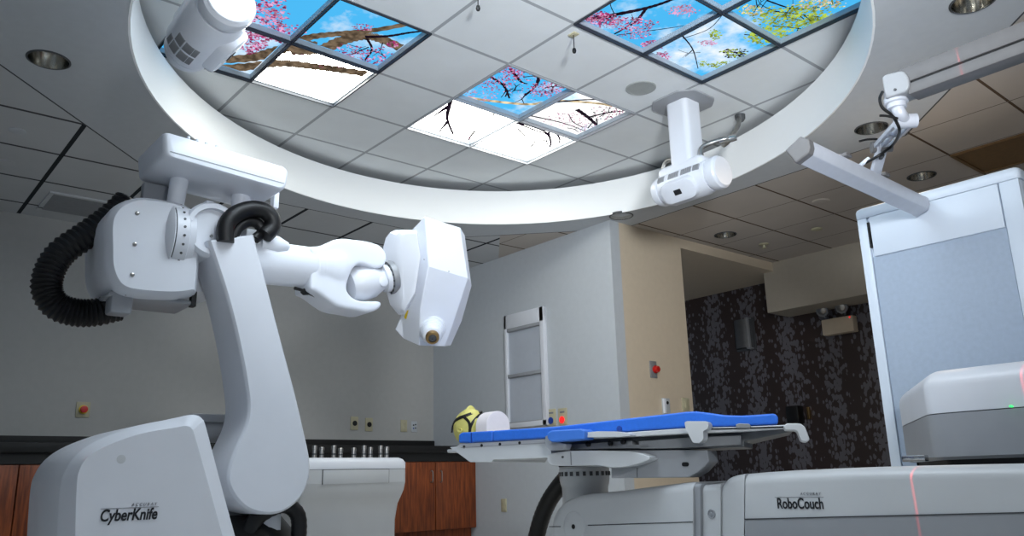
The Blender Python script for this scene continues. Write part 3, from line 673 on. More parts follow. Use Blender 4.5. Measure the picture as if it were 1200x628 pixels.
# base cover
XB1, XB0, XB2 = -3.30, -3.84, -3.24
outl = [(66, 640), (70, 575), (76, 552), (90, 532), (116, 515), (160, 499), (205, 490), (222, 486), (232, 486.5), (238, 491), (242, 500), (258, 560), (280, 640)]
inn = [(88, 640), (90, 570), (94, 549), (104, 535), (128, 521), (166, 508), (205, 501), (216, 499), (222, 500), (225, 503), (228, 510), (243, 563), (264, 640)]
def down(pts, X):
    w_ = [PX(x, y, X) for x, y in pts]; w_ = spline(w_, 5)
    a, b = w_[0].copy(), w_[-1].copy(); a.z = b.z = .002
    d = w_[-1]-w_[-4]; b.y = w_[-1].y+d.y/abs(d.z)*w_[-1].z
    return [a]+w_+[b]
fo, fi = down(outl, XB1), down(inn, XB2)
cen = V((XB1, sum(p.y for p in fo)/len(fo), .4))
def atx(pts, X, k=0): return [V((X, p.y+(cen.y-p.y)*k, max(.002, p.z-(k*.12 if p.z > .1 else 0)))) for p in pts]
q = MB(); q.loft([atx(fo, XB0, .03), atx(fo, XB0+.03), atx(fo, XB1-.012), atx(fo, XB1, .012), fi, ]); cover = q.build('base_cover', M['white2'], rob, ang=28)
def fit_text(name, s, mt, par, p0, p1, plane, hpx, shear, up, right, bold=0.0):
    a, b = plane(*p0), plane(*p1)
    c = bpy.data.curves.new('t', 'FONT'); c.body = s; c.shear = shear; t = bpy.data.objects.new('t', c); C.objects.link(t)
    bpy.context.view_layer.update(); wd = t.dimensions.x; bpy.data.objects.remove(t)
    h = (plane(p0[0], p0[1]-hpx)-a).length/.70
    text(name, s, mt, par, a, right, up, h, shear, (b-a).length/h/wd, bold=bold)
fit_text('lettering', 'CyberKnife', M['ink'], cover, (116, 611), (182, 611), lambda x, y: PX(x, y, XB2+.001), 13.6, .16, Z_, Y_, .022)
fit_text('small_lettering', 'A C C U R A Y', M['gink'], cover, (154, 593), (184, 592), lambda x, y: PX(x, y, XB2+.001), 3.6, .2, Z_, Y_)
q = MB(); a, b = PX(118, 595.5, XB2+.001), PX(186, 594.5, XB2+.001); q.box((a+b)/2, (.001, (b-a).length, .0016)); q.build('rule_line', M['gink'], cover)
q = MB(); q.lathe(PX(142, 538, XB2)-X_*.001, X_, [(0, .016), (.001, .016), (.0015, .012), (.0015, 0)], 20); q.build('plug', M['offwhite'], cover)
# rotating column behind the cover
pv = PX(312, 548, -3.72)
q = MB(); q.lathe(V((-4.0, pv.y-.02, .002)), Z_, [(0, .34), (.18, .34), (.2, .30), (.34, .27), (.42, .20), (.42, 0)], 40); q.build('carousel', M['black'], rob)
q = MB(); q.box((-4.02, pv.y-.02, .50), (.30, .30, .34), bev=.05); q.build('column', M['pgrey'], rob)
q = MB(); q.lathe(V((-4.10, pv.y, pv.z)), X_, [(0, .15), (.30, .15), (.31, .12)], 36); q.build('shoulder_joint', M['pgrey'], rob)
q = MB(); c = PX(249, 504, -4.0); q.lathe(c-Y_*.16, Y_, [(0, .05), (.10, .05), (.12, .06), (.19, .06), (.20, .045), (.20, .02), (.18, .018), (.18, 0)], 24); q.box(c+V((0, -.04, .052)), (.16, .18, .04), bev=.01); q.build('motor', M['pgrey'], rob)
q = MB(); q.tube([PX(286, 640, -3.78), PX(300, 608, -3.76), PX(330, 592, -3.74), PX(348, 602, -3.72), PX(350, 628, -3.72), PX(344, 660, -3.72)], .036, 14, 8, .05); q.build('base_hose', M['black'], rob)
q = MB(); q.box(PX(314, 612, -3.82), (.12, .10, .13), bev=.03); q.build('column_lug', M['white2'], rob)
# link arm
XLK = -3.60
lk = [(244, 281), (270, 277.5), (298, 274), (313, 332), (330, 398), (346, 458), (357, 505), (364, 540), (362, 565), (352, 585), (334, 599), (314, 603), (292, 598), (276, 584), (267, 566), (268, 548), (276, 525), (287, 500), (291, 480), (289, 455), (280, 405), (265, 345)]
def poly_round(pts, sharp):
    out = []; n = len(pts); W = v2(pts)
    for i in range(n):
        a, b, c, d = W[i-1], W[i], W[(i+1) % n], W[(i+2) % n]
        if i in sharp: a = b
        if (i+1) % n in sharp: d = c
        for j in range(5):
            t = j/5; out.append(.5*((2*b)+(c-a)*t+(2*a-5*b+4*c-d)*t*t+(3*b-a-3*c+d)*t**3))
    return out
L2 = poly_round(lk, {0, 2})
front = [PX(p.x, p.y, XLK) for p in L2]
lc = sum(front, V((0, 0, 0)))/len(front)
back = [p+V((-.23-.06*max(0, min(1, (1.6-p.z))), 0, 0)) for p in front]
def inset(ring, k, dx):
    n = len(ring); out = []
    for i in range(n):
        t = (ring[(i+1) % n]-ring[i-1]).normalized(); nn = V((0, -t.z, t.y)) if True else 0
        out.append(ring[i]+nn*k+V((dx, 0, 0)))
    return out
sg = 1
ar = sum(front[i].y*front[(i+1) % len(front)].z-front[(i+1) % len(front)].y*front[i].z for i in range(len(front)))
sg = 1 if ar > 0 else -1
q = MB(); q.loft([inset(front, -sg*0.0, 0) if 0 else back, inset(front, 0, -.018), inset(front, sg*.003, -.008), inset(front, sg*.012, 0)]); q.build('link_arm', M['white2'], rob, ang=40)
# elbow drum with the raised ring, behind the cut top of the link
cc = PX(251, 268, -3.625)
q = MB(); q.lathe(cc+X_*-.36, X_, [(0, .125), (.02, .132), (.30, .132), (.345, .132), (.36, .122), (.36, .100), (.335, .098), (.335, 0)], 56); q.build('elbow_drum', M['white'], rob)
q = MB(); e = PX(247, 238, -3.64); q.box(e-X_*.05, (.10, .045, .03), bev=.012); q.build('drum_lug', M['white'], rob)
q = MB(); q.lathe(PX(247, 277, -3.653), X_, [(0, .007), (.012, .007), (.012, 0)], 10); q.build('drum_screw', M['grey'], rob)
# housing at the back of the arm
XH = -3.66
ho = [(131, 290), (131, 262), (136, 248), (148, 238), (168, 233), (205, 238), (228, 247), (232, 300), (229, 340), (205, 343), (168, 341), (148, 337), (138, 328), (132, 312)]
H2 = poly_round(ho, {6, 8}); hf = [PX(p.x, p.y, XH) for p in H2]
ar = sum(hf[i].y*hf[(i+1) % len(hf)].z-hf[(i+1) % len(hf)].y*hf[i].z for i in range(len(hf))); sh = 1 if ar > 0 else -1
q = MB(); q.loft([inset(hf, sh*.03, -.46), inset(hf, -sh*.012, -.40), inset(hf, -sh*.02, -.07), inset(hf, -sh*.012, -.025), inset(hf, sh*.006, 0)]); hous = q.build('arm_housing', M['white2'], rob, ang=32)
for x, y in ((161, 250), (158, 286), (155, 322)):
    q = MB(); q.lathe(PX(x, y, XH)-X_*.002, X_, [(0, .009), (.006, .009), (.008, .006), (.008, 0)], 12); q.build('screw', M['steel'], hous)
q = MB(); a = PX(128, 340, -3.72); b = PX(229, 357, -3.72); q.box((-3.86, (a.y+b.y)/2, (a.z+b.z)/2), (.26, b.y-a.y, a.z-b.z), bev=.012); q.build('motor_plate', M['pgrey'], rob)
for i in range(5):
    q = MB(); q.bar(PX(147+i*4, 346, -3.716), PX(150+i*4, 341, -3.716), .006, .006, X_); q.build('vent_slot', M['dgrey'], rob)
q = MB(); q.box(PX(140, 352, -3.78), (.10, .09, .13), bev=.012); q.build('hose_bracket', M['pgrey'], rob)
q = MB(); a = PX(226, 351, -3.74); q.box(a, (.04, .02, .07)); q.build('connector', M['black'], rob)
# flange with bolts between housing and drum
fc = PX(222, 284, -3.775); fc.y = PX(213, 284, -3.60).y; fr = .168
ax = Y_
q = MB(); q.lathe(fc-Y_*.02, ax, [(0, fr), (.055, fr), (.06, fr-.006), (.09, fr-.012), (.10, .12)], 56); fl = q.build('arm_flange', M['white2'], rob)
q = MB(); q.lathe(fc-Y_*.027, ax, [(0, fr-.004), (.010, fr-.004)], 56); q.build('flange_gap', M['dgrey'], fl)
q = MB(); q.lathe(fc-Y_*.056, ax, [(0, fr-.05), (.010, fr-.02), (.022, fr+.001), (.026, fr+.004), (.030, fr+.001)], 56); q.build('housing_neck', M['white2'], hous)
q = MB(); a, b = PX(214, 344, -3.92), PX(262, 250, -3.92); q.box((-3.99, (a.y+b.y)/2, (a.z+b.z)/2), (.26, b.y-a.y, b.z-a.z), bev=.03); q.build('arm_body', M['white2'], rob)
for i in range(26):
    t = 2*math.pi*i/26; dv = Z_*math.cos(t)+X_*math.sin(t)
    q = MB(); q.lathe(fc+ax*.012+dv*(fr-.004), dv, [(0, .006), (.007, .006), (.007, 0)], 10); q.build('bolt', M['dgrey'], fl)
# upper equipment box on posts
XU0 = -3.50
bo = rnd([(191, 153), (340, 197), (336, 223), (193, 182)], [6, 8, 8, 7], 6)
bf = [PX(p.x, p.y, XU0) for p in bo]
n_ = len(bf); bc = sum(bf, V((0, 0, 0)))/n_
def sc(r, k, dx): return [bc+(p-bc)*1+V((dx, (bc.y-p.y)*0, 0))+(bc-p).normalized()*k for p in r]
q = MB(); q.loft([sc(bf, .03, -.40), sc(bf, .006, -.385), sc(bf, 0, -.36), sc(bf, 0, -.03), sc(bf, .004, -.012), sc(bf, .014, -.002), sc(bf, .02, 0)]); ub = q.build('equipment_box', M['white'], rob, ang=34)
q = MB(); a, b = PX(193, 175.5, XU0+.001), PX(337, 216, XU0+.001)
q.bar(a+(b-a)*.04, b-(b-a)*.03, .002, .003, Z_); q.build('seam', M['pgrey'], ub)
for x, y in ((221, 160), (231, 163), (242, 167), (254, 170.5)):
    q = MB(); q.lathe(PX(x, y, XU0-.05)-Z_*.012, Z_, [(0, .008), (.010, .008), (.013, .004), (.013, 0)], 10); q.build('stud', M['white'], ub)
for (xt, yt, xb, yb, r0) in ((214, 196, 206, 243, .042), (283, 222, 281, 252, .046)):
    a, b = PX(xt, yt, -3.74), PX(xb, yb, -3.74); q = MB(); q.lathe(a+Z_*.06, (b-a), [(0, r0*1.5), (.05, r0*1.12), (.09, r0), ((b-a).length+.06, r0*.92), ((b-a).length+.08, r0*.9)], 28); q.build('box_post', M['white'], rob)
q = MB(); q.box(PX(183, 229, -3.86), (.05, .13, .10), bev=.008); q.build('post_bracket', M['pgrey'], rob)
q = MB(); q.box(PX(322, 232, -3.72), (.05, .03, .12), bev=.008); q.build('box_tab', M['white'], rob)
# black corrugated energy duct and hose loops
q = MB(); q.tube([PX(x, y, -3.92) for x, y in ((150, 236), (128, 256), (100, 276), (72, 296), (58, 318), (55, 340), (66, 358), (88, 366), (112, 366), (138, 360))], .056, 16, 9, .16); q.build('cable_duct', M['black'], rob)
q = MB(); q.tube([PX(x, y, -3.60) for x, y in ((264, 284), (265, 264), (276, 251), (293, 245), (309, 247), (318.5, 256), (318.5, 267), (310, 276))], .040, 18, 8); q.build('hose_loop', M['black'], rob)
q = MB(); q.tube([PX(x, y, -3.63) for x, y in ((272, 282), (278, 268), (290, 260), (302, 262), (306, 272), (298, 280))], .026, 14, 8); q.build('hose_loop', M['black'], rob)
q = MB(); q.box(PX(292, 276, -3.66), (.08, .06, .05), bev=.01); q.build('hose_clamp', M['pgrey'], rob)
# forearm
XFA = -3.75
fa = [PX(296, 306.5, XFA), PX(372, 314.5, XFA)]; d = fa[1]-fa[0]; Lf = d.length
q = MB(); q.lathe(fa[0]-d.normalized()*.22, d, [(0, .108), (.22, .108), (.22+Lf*.93, .106), (.22+Lf*.935, .110), (.22+Lf*.97, .112), (.22+Lf, .112), (.23+Lf, .10)], 48); q.build('forearm', M['white'], rob)
q = MB(); q.lathe(PX(318, 296, XFA)+V((.06, -.08, .02)), V((.25, 1, -.02)), [(0, .0), (0.0, .05), (.08, .045), (.13, .02), (.14, 0)], 24); q.build('forearm_boss', M['white'], rob)
q = MB(); q.tube([PX(x, y, XFA+.02) for x, y in ((345, 337.5), (354, 340), (360, 343), (373, 349))], (.009, .006), 8, 4); q.lathe(PX(357, 342, XFA+.02)-Y_*.02, Y_, [(0, .008), (.015, .018), (.04, .014), (.05, .006)], 12); q.build('cable_tie', M['black'], rob)
# forked wrist
wf = [(364, 290), (374, 288.5), (384, 284), (398, 279), (420, 280.5), (440, 284.5), (450, 291), (454, 302), (450, 312), (440, 314), (428, 310), (419, 310), (411, 321), (407, 338), (413, 347.5), (424, 352), (444, 352.5), (448, 356), (444, 362), (432, 365.5), (415, 362.5), (397, 359), (383, 350), (372, 342), (364, 339)]
q = MB(); q.prism([PX(p.x, p.y, XFA+.095) for p in poly_round(wf, {0, 24})], X_*-.19)
cs = [(PX(x, y, XFA), rv, rx_) for x, y, rv, rx_ in ((362, 314.5, 25.5, .112), (372, 314, 25.5, .112), (378, 315, 28, .116), (386, 316, 31, .118), (394, 317, 31, .114), (400, 319, 28, .10))]
rings = []
for i, (c_, rv, rx_) in enumerate(cs):
    t = (cs[min(i+1, 5)][0]-cs[max(i-1, 0)][0]).normalized(); n = t.cross(X_).normalized(); k = dep(c_)/FPX
    rings.append([c_+n*math.cos(math.pi*j/20)*rv*k+X_*math.sin(math.pi*j/20)*rx_ for j in range(40)])
q.loft(rings)
wfk = q.build('wrist_fork', M['white'], rob, ang=180)
rm = wfk.modifiers.new('skin', 'REMESH'); rm.mode = 'VOXEL'; rm.voxel_size = .006; rm.use_smooth_shade = True
sm = wfk.modifiers.new('soften', 'SMOOTH'); sm.factor = .5; sm.iterations = 36
wc, we = PX(420, 333, -3.75), PX(458, 325, -3.72); d = we-wc; L = d.length
q = MB(); q.lathe(wc-d.normalized()*.07, d, [(0, .03), (.02, .075), (.06, .095), (.10, .095), (.15, .088), (.19, .066), (.07+L*.72, .06), (.07+L*.75, .074), (.07+L*.88, .078), (.07+L*.9, .07)], 36); wj = q.build('wrist_joint', M['white2'], rob)
q = MB(); q.lathe(PX(449, 330, -3.66)-X_*.01, X_, [(0, .028), (.016, .028), (.02, .022), (.02, 0)], 20); q.build('joint_cap', M['white2'], wj)
e1 = d.normalized().cross(Z_).normalized(); e2 = d.normalized().cross(e1)
q = MB(); q.lathe(wc+d*.90, d, [(0, .092), (.02, .096), (.03, .096)], 40); fl2 = q.build('head_flange', M['grey'], rob)
for i in range(16):
    t = 2*math.pi*i/16; q = MB(); q.lathe(wc+d*.875+(e1*math.cos(t)+e2*math.sin(t))*.084, d, [(0, .006), (.02, .006), (.02, 0)], 8); q.build('bolt', M['dgrey'], fl2)
# treatment head
dk = dep(PX(500, 312, -3.60))
KK = P(502, 312, dk); NU = (-FW*.80+RT*.50+UP*.20).normalized(); ND = (-FW*.80+RT*.34-UP*.22).normalized()
pu = lambda x, y: hit(x, y, KK, NU)
hb, hc, he, hk = pu(498, 253.5), pu(539.5, 266.6), pu(548.5, 326), KK
# lower plate shares the crease k-e
cr = (he-hk).normalized(); ND = (ND-cr*ND.dot(cr)).normalized()
pd_ = lambda x, y: hit(x, y, KK, ND)
hr, hq, hi, hj = pd_(492.6, 361), pd_(491, 405), pd_(521, 406), pd_(530, 382)
dd = lambda p, x, y, ex: P(x, y, dep(p)+ex)
ha, hl = dd(hb, 482, 270, .10), dd(hk, 488, 317, .07)
hm, hn, ho_, hp = dd(hk, 480, 340, .10), dd(hr, 470, 370, .12), dd(hr, 463, 386, .13), dd(hq, 473, 397, .09)
hd, hff, hg, hh = dd(hc, 544.6, 276, .06), dd(he, 552.5, 335, .08), dd(hj, 541, 376, .09), dd(hi, 528, 405, .07)
q = MB()
loop = [ha, hb, hc, hd, hff, hg, hh, hi, hq, hp, ho_, hn, hm, hl]
bv = {}
def vv(p):
    k = tuple(round(c_, 6) for c_ in p)
    if k not in bv: bv[k] = q.bm.verts.new(p)
    return bv[k]
def fc_(*ps): q.bm.faces.new([vv(p) for p in ps])
fc_(hb, hc, he, hk); fc_(ha, hb, hk, hl); fc_(hk, he, hj, hi, hq, hr); fc_(hl, hk, hr, hm); fc_(hm, hr, hn); fc_(hn, hr, hq, hp); fc_(hn, hp, ho_)
fc_(hc, hd, hff, he); fc_(he, hff, hg, hj); fc_(hj, hg, hh, hi)
hcn = sum(loop, V((0, 0, 0)))/len(loop)
BK = (FW*.95-RT*.12).normalized()
l1 = [p+BK*.11+(hcn-p)*.03 for p in loop]; l2 = [p+BK*.22+(hcn-p)*.16 for p in loop]
prev = loop
for lx in (l1, l2):
    for i in range(len(loop)):
        j = (i+1) % len(loop); fc_(prev[i], prev[j], lx[j], lx[i])
    prev = lx
fc_(*l2[::-1])
head = q.build('treatment_head', M['white'], rob, ang=12, bev=.006, seg=3)
# rear unit of the head, towards the wrist
rA = [(449, 290), (452, 279), (457, 272.5), (463, 269.5), (474, 269), (488, 269.5), (493, 300), (487, 345), (475, 368), (467, 369), (457, 357), (450, 332)]
rB = [(463, 296), (462, 284), (464, 275.5), (468, 272), (477, 271), (489, 271), (493, 300), (487, 343), (475, 364), (469, 362), (467, 350), (466, 330)]
rC = [(472, 300), (469, 288), (469, 279), (471, 275), (478, 273), (489, 273), (493, 300), (487, 341), (477, 358), (473, 355), (472, 345), (472, 325)]
dr = dep(we)
q = MB(); q.loft([[P(x, y, dr+.16) for x, y in rA], [P(x, y, dr+.01) for x, y in rA], [P(x, y, dr-.045) for x, y in rB], [P(x, y, dr-.06) for x, y in rC]]); q.build('head_rear_unit', M['white2'], rob, ang=25, bev=.006)
q = MB(); lp = [hit(x, y, hn, (hr-hn).cross(hm-hn).normalized())-FW*.002 for x, y in ((473.6, 372), (476.5, 363.5), (478.8, 363.5), (476, 374))]
q.prism(lp, -FW*.001); q.build('warning_label', M['yel'], head)
n0 = pd_(506, 386); na = (P(507.5, 405, dep(n0)-.22)-n0).normalized()
q = MB(); q.lathe(n0-na*.06, na, [(0, .080), (.05, .080), (.064, .076), (.066, .069), (.088, .069), (.092, .064), (.112, .064), (.116, .060), (.138, .059), (.142, .055), (.158, .052), (.164, .043)], 44); nz = q.build('nozzle', M['white'], head)
q = MB(); q.lathe(n0+na*.09, na, [(0, .034), (.012, .038), (.034, .038), (.042, .034), (.044, .024), (.036, .022), (.036, 0)], 36); q.build('nozzle_tip', M['brass'], nz)
q = MB(); q.lathe(n0+na*.124, na, [(0, .021), (.006, .021), (.008, .018), (.008, .007), (.003, .006), (.003, 0)], 24); q.build('nozzle_aperture', M['dgrey'], nz)
for x, y in ((497, 304), (526, 318)):
    q = MB(); p = hit(x, y, KK, NU); q.lathe(p-NU*.001, NU, [(0, .004), (.002, .004), (.002, 0)], 10); q.build('screw', M['grey'], head)
# ================================================================== TREATMENT COUCH
YT = 3.0
CO, CA = V((-2.75, 2.86, 0)), math.radians(14)                       # the couch top is swung 14 degrees from the room's axes
CD, CN = V((math.cos(CA), math.sin(CA), 0)), V((-math.sin(CA), math.cos(CA), 0))
def PT(x, y, y0): return hit(x, y, CO+CN*(y0-YT), CN)
def foot(p, dy):
    """far edge of the couch top; its foot end narrows"""
    s_ = max(0, min(1, ((p-CO).dot(CD)-.35)/.5)); return p+CN*dy-CD*(.36*dy*s_*s_*(3-2*s_))
ct = PT(740, 560, YT); ct.z = 0
couch = empty('treatment_couch', ct, 'white motorised treatment couch with jointed lettered arm in the right foreground', 'treatment couch')
def cpart(name, pts, y0, dy, mt, bev=.006, par=None, ang=35, seg=3):
    w_ = [PT(p[0], p[1], y0) for p in pts]; q = MB(); q.loft([w_, [foot(p, dy) for p in w_]]); return q.build(name, mt, par or couch, ang=ang, bev=bev, seg=seg)
tbl = cpart('head_board', rnd([(527, 524), (536, 523), (539, 519.8), (646, 514), (646, 536), (578, 538.5), (576, 541.5), (551, 541.5), (545, 537)], [1, 1, 1, 1, 1, 1, 1, 1, 3], 3), YT, .50, M['offwhite'])
for x, y in ((544, 523.5), (564.5, 522), (586, 520.5), (609, 519)):
    q = MB(); q.lathe(PT(x, y, YT)+CN*.004, -CN, [(0, .008), (.006, .008), (.006, 0)], 14); q.build('board_hole', M['black'], tbl)
a, b = PT(540, 524.5, YT-.001), PT(645, 518.6, YT-.001)
q = MB(); q.bar(a, b, .002, .003); q.build('board_seam', M['pgrey'], tbl)
cpart('underframe', [(646, 516), (735, 510), (812, 508), (872, 506), (926, 500.5), (930, 505), (872, 517), (872, 523.5), (790, 527), (660, 527.5), (646, 524)], YT+.06, .38, M['frame_grey'], .004)
cpart('frame_channel', [(664, 521), (740, 516), (741, 521), (760, 521), (762, 525), (664, 526.5)], YT+.02, .06, M['grey'], .003)
cpart('frame_channel', [(748, 517), (812, 512), (868, 510), (868, 521), (790, 525), (750, 526)], YT+.02, .06, M['grey'], .003)
for x, y in ((666, 523), (690, 520.5), (716, 519.5), (731, 517.5)):
    q = MB(); q.lathe(PT(x, y, YT+.02), -CN, [(0, .012), (.012, .012), (.014, .008), (.014, 0)], 12); q.build('frame_bolt', M['black'], couch)
rail = cpart('side_rail', [(690, 509.5), (735, 506.5), (806, 501.5), (872, 499.8), (926, 497.5), (926, 501.5), (872, 505.5), (806, 508), (735, 512), (690, 514)], YT-.03, .06, M['offwhite'], .004)
cpart('rail_slot', [(832, 501.8), (926, 499.2), (926, 500.8), (832, 503.5)], YT-.034, .01, M['black'], 0, rail)
cpart('rail_clamp', rnd([(802, 495), (804, 493.5), (828, 493.5), (830.5, 497), (829.5, 502.5), (824, 505), (824.5, 515), (819, 519.5), (812, 519), (803.5, 503)], [2, 2, 2, 2, 2, 2, 3, 3, 2, 2], 4), YT-.10, .074, M['offwhite'], .010)
cpart('rail_clamp', rnd([(918, 499), (922, 496), (938, 496), (943.5, 500), (949, 515), (946, 518), (939, 517), (934, 504.5), (920, 504)], [2, 2, 3, 3, 3, 2, 2, 3, 2], 4), YT-.09, .09, M['offwhite'], .010)
cpart('rail_latch', [(862, 497.5), (866, 496), (878, 496.5), (880, 499), (879, 501.5), (863, 501.5)], YT-.05, .026, M['grey'], .003)
lever = cpart('lever', rnd([(684, 507), (700, 505.3), (722, 505.5), (738, 508), (738, 511), (722, 512), (686, 512.5)], 2, 4), YT-.09, .064, M['offwhite'], .008)
cpart('arm_pad', rnd([(641, 507.5), (645, 504.5), (681, 502.3), (685, 505), (684.5, 514.8), (646, 518.3), (641, 514)], 2, 4), YT-.12, .094, M['blue2'], .012)
cpart('pad_bracket', rnd([(638.5, 511), (642, 510), (648, 517), (664, 520), (661, 527.5), (644, 528), (639, 522)], 2, 4), YT-.08, .054, M['pgrey'], .008)
gp = cpart('support_plate', [(668, 528), (800, 527), (829, 527.3), (831, 541), (818, 553), (806, 559.5), (716, 560.5), (716, 548), (668, 545)], YT+.04, .14, M['pgrey'], .006)
cpart('slot', rnd([(799, 541.5), (807, 541.5), (807, 546.5), (799, 546.5)], 2.4, 4), YT+.036, .01, M['black'], 0, gp)
cpart('plate_seam', [(746.2, 548), (746.8, 548), (746.8, 559.5), (746.2, 559.5)], YT+.037, .004, M['dgrey'], 0, gp)
wb = cpart('support_arm', poly_round([(641.5, 540), (642, 534), (650, 530.2), (668, 528.3), (700, 527.8), (738, 529), (754, 532.5), (762, 537), (752, 542), (735, 546.5), (718, 548), (702, 545.5), (686, 545.5), (660, 546), (646, 544.8)], set()), YT-.04, .20, M['offwhite'], .016, ang=60, seg=4)
cpart('arm_seam', [(668, 529.3), (668.7, 529.3), (669.6, 545), (668.9, 545)], YT-.044, .01, M['grey'], 0, wb)
q = MB(); q.lathe(PT(659.5, 535.5, YT-.04), -CN, [(-.004, .006), (.003, .006), (.003, 0)], 10); q.build('screw', M['dgrey'], wb)
# slewing post under the plate
pcn = PT(685, 560, YT+.45); zt_, zm, zb_ = PT(685, 544, YT+.45).z, PT(685, 560, YT+.45).z, PT(685, 600, YT+.45).z
rp = (PT(716, 560, YT+.45)-PT(654, 560, YT+.45)).dot(RT)*.5
q = MB(); q.lathe(V((pcn.x, pcn.y, zb_)), Z_, [(0, rp*.9), (zm-zb_-.05, rp*.92), (zm-zb_-.03, rp*.97), (zm-zb_-.012, rp), (zm-zb_+.05, rp), (zm-zb_+.052, rp*.98), (zt_-zb_, rp*.98)], 48); post = q.build('slewing_post', M['offwhite'], couch)
q = MB(); q.lathe(V((pcn.x, pcn.y, zt_-.012)), Z_, [(0, rp*1.02), (.02, rp*1.02)], 40); q.build('post_gap', M['black'], post)
for i in range(24):
    t = 2*math.pi*i/24; dirv = V((math.cos(t), math.sin(t), 0))
    q = MB(); q.box(V((pcn.x, pcn.y, zm+.022))+dirv*(rp-.001), (.012, .016, .022), (dirv, V((-dirv.y, dirv.x, 0)), Z_)); q.build('post_slot', M['dgrey'], post)
q = MB(); q.tube([PY(x, y, YT+.22) for x, y in ((662, 562), (655, 570), (644, 586), (635, 606), (628, 632), (620, 670))], .047, 16, 8, .04); q.build('couch_hose', M['black'], couch)
# upper couch link
def outline(pts, sharp, skip):
    """smooth outline through pts; skip = index of segments that stay plain (seams and the underside)"""
    out = []; sk = []; n = len(pts); W = v2(pts)
    for i in range(n):
        a, b, c, d = W[i-1], W[i], W[(i+1) % n], W[(i+2) % n]
        if i in skip: out.append(b); sk.append(True); continue
        if i in sharp: a = b
        if (i+1) % n in sharp: d = c
        for j in range(5):
            t = j/5; out.append(.5*((2*b)+(c-a)*t+(2*a-5*b+4*c-d)*t*t+(3*b-a-3*c+d)*t**3)); sk.append(False)
    return out, sk
def shell(name, pts, sharp, skip, y0, dy, mt, fil=.05, par=None, steps=6, ang=50):
    """thick moulded shell: outline on the front plane, its upper rim rounded over fil"""
    o2, sk = outline(pts, sharp, skip); w_ = [PY(p[0], p[1], y0) for p in o2]; n = len(w_)
    ar_ = sum(w_[i].x*w_[(i+1) % n].z-w_[(i+1) % n].x*w_[i].z for i in range(n)); s_ = 1 if ar_ > 0 else -1
    def ins_(k):
        o_ = []
        for i in range(n):
            t = V((0, 0, 0))
            if not sk[i-1]: t += (w_[i]-w_[i-1]).normalized()
            if not sk[i]: t += (w_[(i+1) % n]-w_[i]).normalized()
            if t.length > 1e-6: t.normalize()
            o_.append(w_[i]+V((-t.z, 0, t.x))*s_*k)
        return o_
    rings = [[p+Y_*dy for p in ins_(fil)]]+[[p+Y_*(dy-fil) for p in w_]]
    rings += [[p+Y_*(fil*(1-math.sin(math.pi/2*j/steps))) for p in ins_(fil*(1-math.cos(math.pi/2*j/steps)))] for j in range(steps+1)]
    q = MB(); q.loft(rings); return q.build(name, mt, par or couch, ang=ang)
UL = 2.98
ul = [(641, 690), (643, 630), (645, 608), (652, 594), (664, 584.5), (684, 579), (720, 575.5), (770, 569), (800, 565.5), (811, 564.8), (813, 690)]
u_ = shell('upper_link', ul, {0, 9, 10}, {9, 10}, UL, .36, M['offwhite'], .045)
q = MB(); q.lathe(PY(673, 617, UL)+Y_*.012, -Y_, [(0, .075), (.012, .075), (.016, .072), (.018, .066), (.018, 0)], 36); cp = q.build('pivot_cap', M['offwhite'], u_)
q = MB(); q.lathe(PY(673, 617, UL)-Y_*.004, -Y_, [(0, .012), (.004, .012), (.004, 0)], 14); q.build('cap_hole', M['black'], cp)
q = MB(); a, b = PY(689, 615.5, UL-.0005), PY(812, 611.5, UL-.0005); q.bar(a, b, .002, .004); a, b = PY(642, 617, UL-.0005), PY(657, 617, UL-.0005); q.bar(a+(b-a)*.1, b, .002, .004); q.build('link_seam', M['seam'], u_)
j1 = shell('link_collar', [(812, 690), (811.6, 566), (820.5, 567), (821.5, 690)], {0, 1, 2, 3}, {0, 2, 3}, UL+.012, .34, M['pgrey'], .02)
j2 = shell('elbow_joint', [(822, 690), (820.8, 568), (826, 567.8), (836, 567), (843, 566), (844.5, 690)], {0, 1, 4, 5}, {0, 4, 5}, UL+.03, .32, M['offwhite'], .03)
q = MB(); q.lathe(PY(834, 602, UL+.03), -Y_, [(-.004, .020), (.004, .020), (.006, .017), (.002, .015), (.002, .006), (.006, .005), (.006, 0)], 20); q.build('joint_plug', M['pgrey'], j2)
LL = 3.02
ll = [(841, 690), (841, 590), (843, 572), (849, 562.5), (858, 557.5), (871, 555), (871, 690)]
shell('link_end_cap', ll, {0, 5, 6}, {5, 6}, LL, .40, M['offwhite'], .03)
lw = shell('lower_link', [(872.5, 690), (871.5, 555.2), (900, 552.8), (960, 549.6), (1060, 546), (1200, 543), (1300, 541.5), (1300, 690)], {0, 1, 6, 7}, {0, 6, 7}, LL, .40, M['offwhite'], .05)
q = MB(); w_ = [PY(x, y, LL-.003) for x, y in ((874, 690), (872.5, 609), (960, 606), (1200, 600.5), (1300, 599), (1300, 690))]; q.prism(w_, Y_*.02); q.build('lower_cover', M['pgrey'], lw, bev=.002)
q = MB(); a, b = PY(872.8, 608.3, LL-.002), PY(1300, 598.2, LL-.002); q.bar(a, b, .006, .004); q.build('link_seam', M['seam'], lw)
pf = lambda x, y: PY(x, y, LL-.001)
fit_text('lettering', 'RoboCouch', M['ink'], lw, (911, 595.5), (964, 594), pf, 12, 0, Z_, X_, .018)
fit_text('small_lettering', 'A C C U R A Y', M['gink'], lw, (938, 580), (962, 579), pf, 3.2, .15, Z_, X_)
q = MB(); a, b = pf(908, 583.3), pf(965, 581.8); q.box((a+b)/2, ((b-a).length, .001, .0016)); q.build('rule_line', M['gink'], lw)
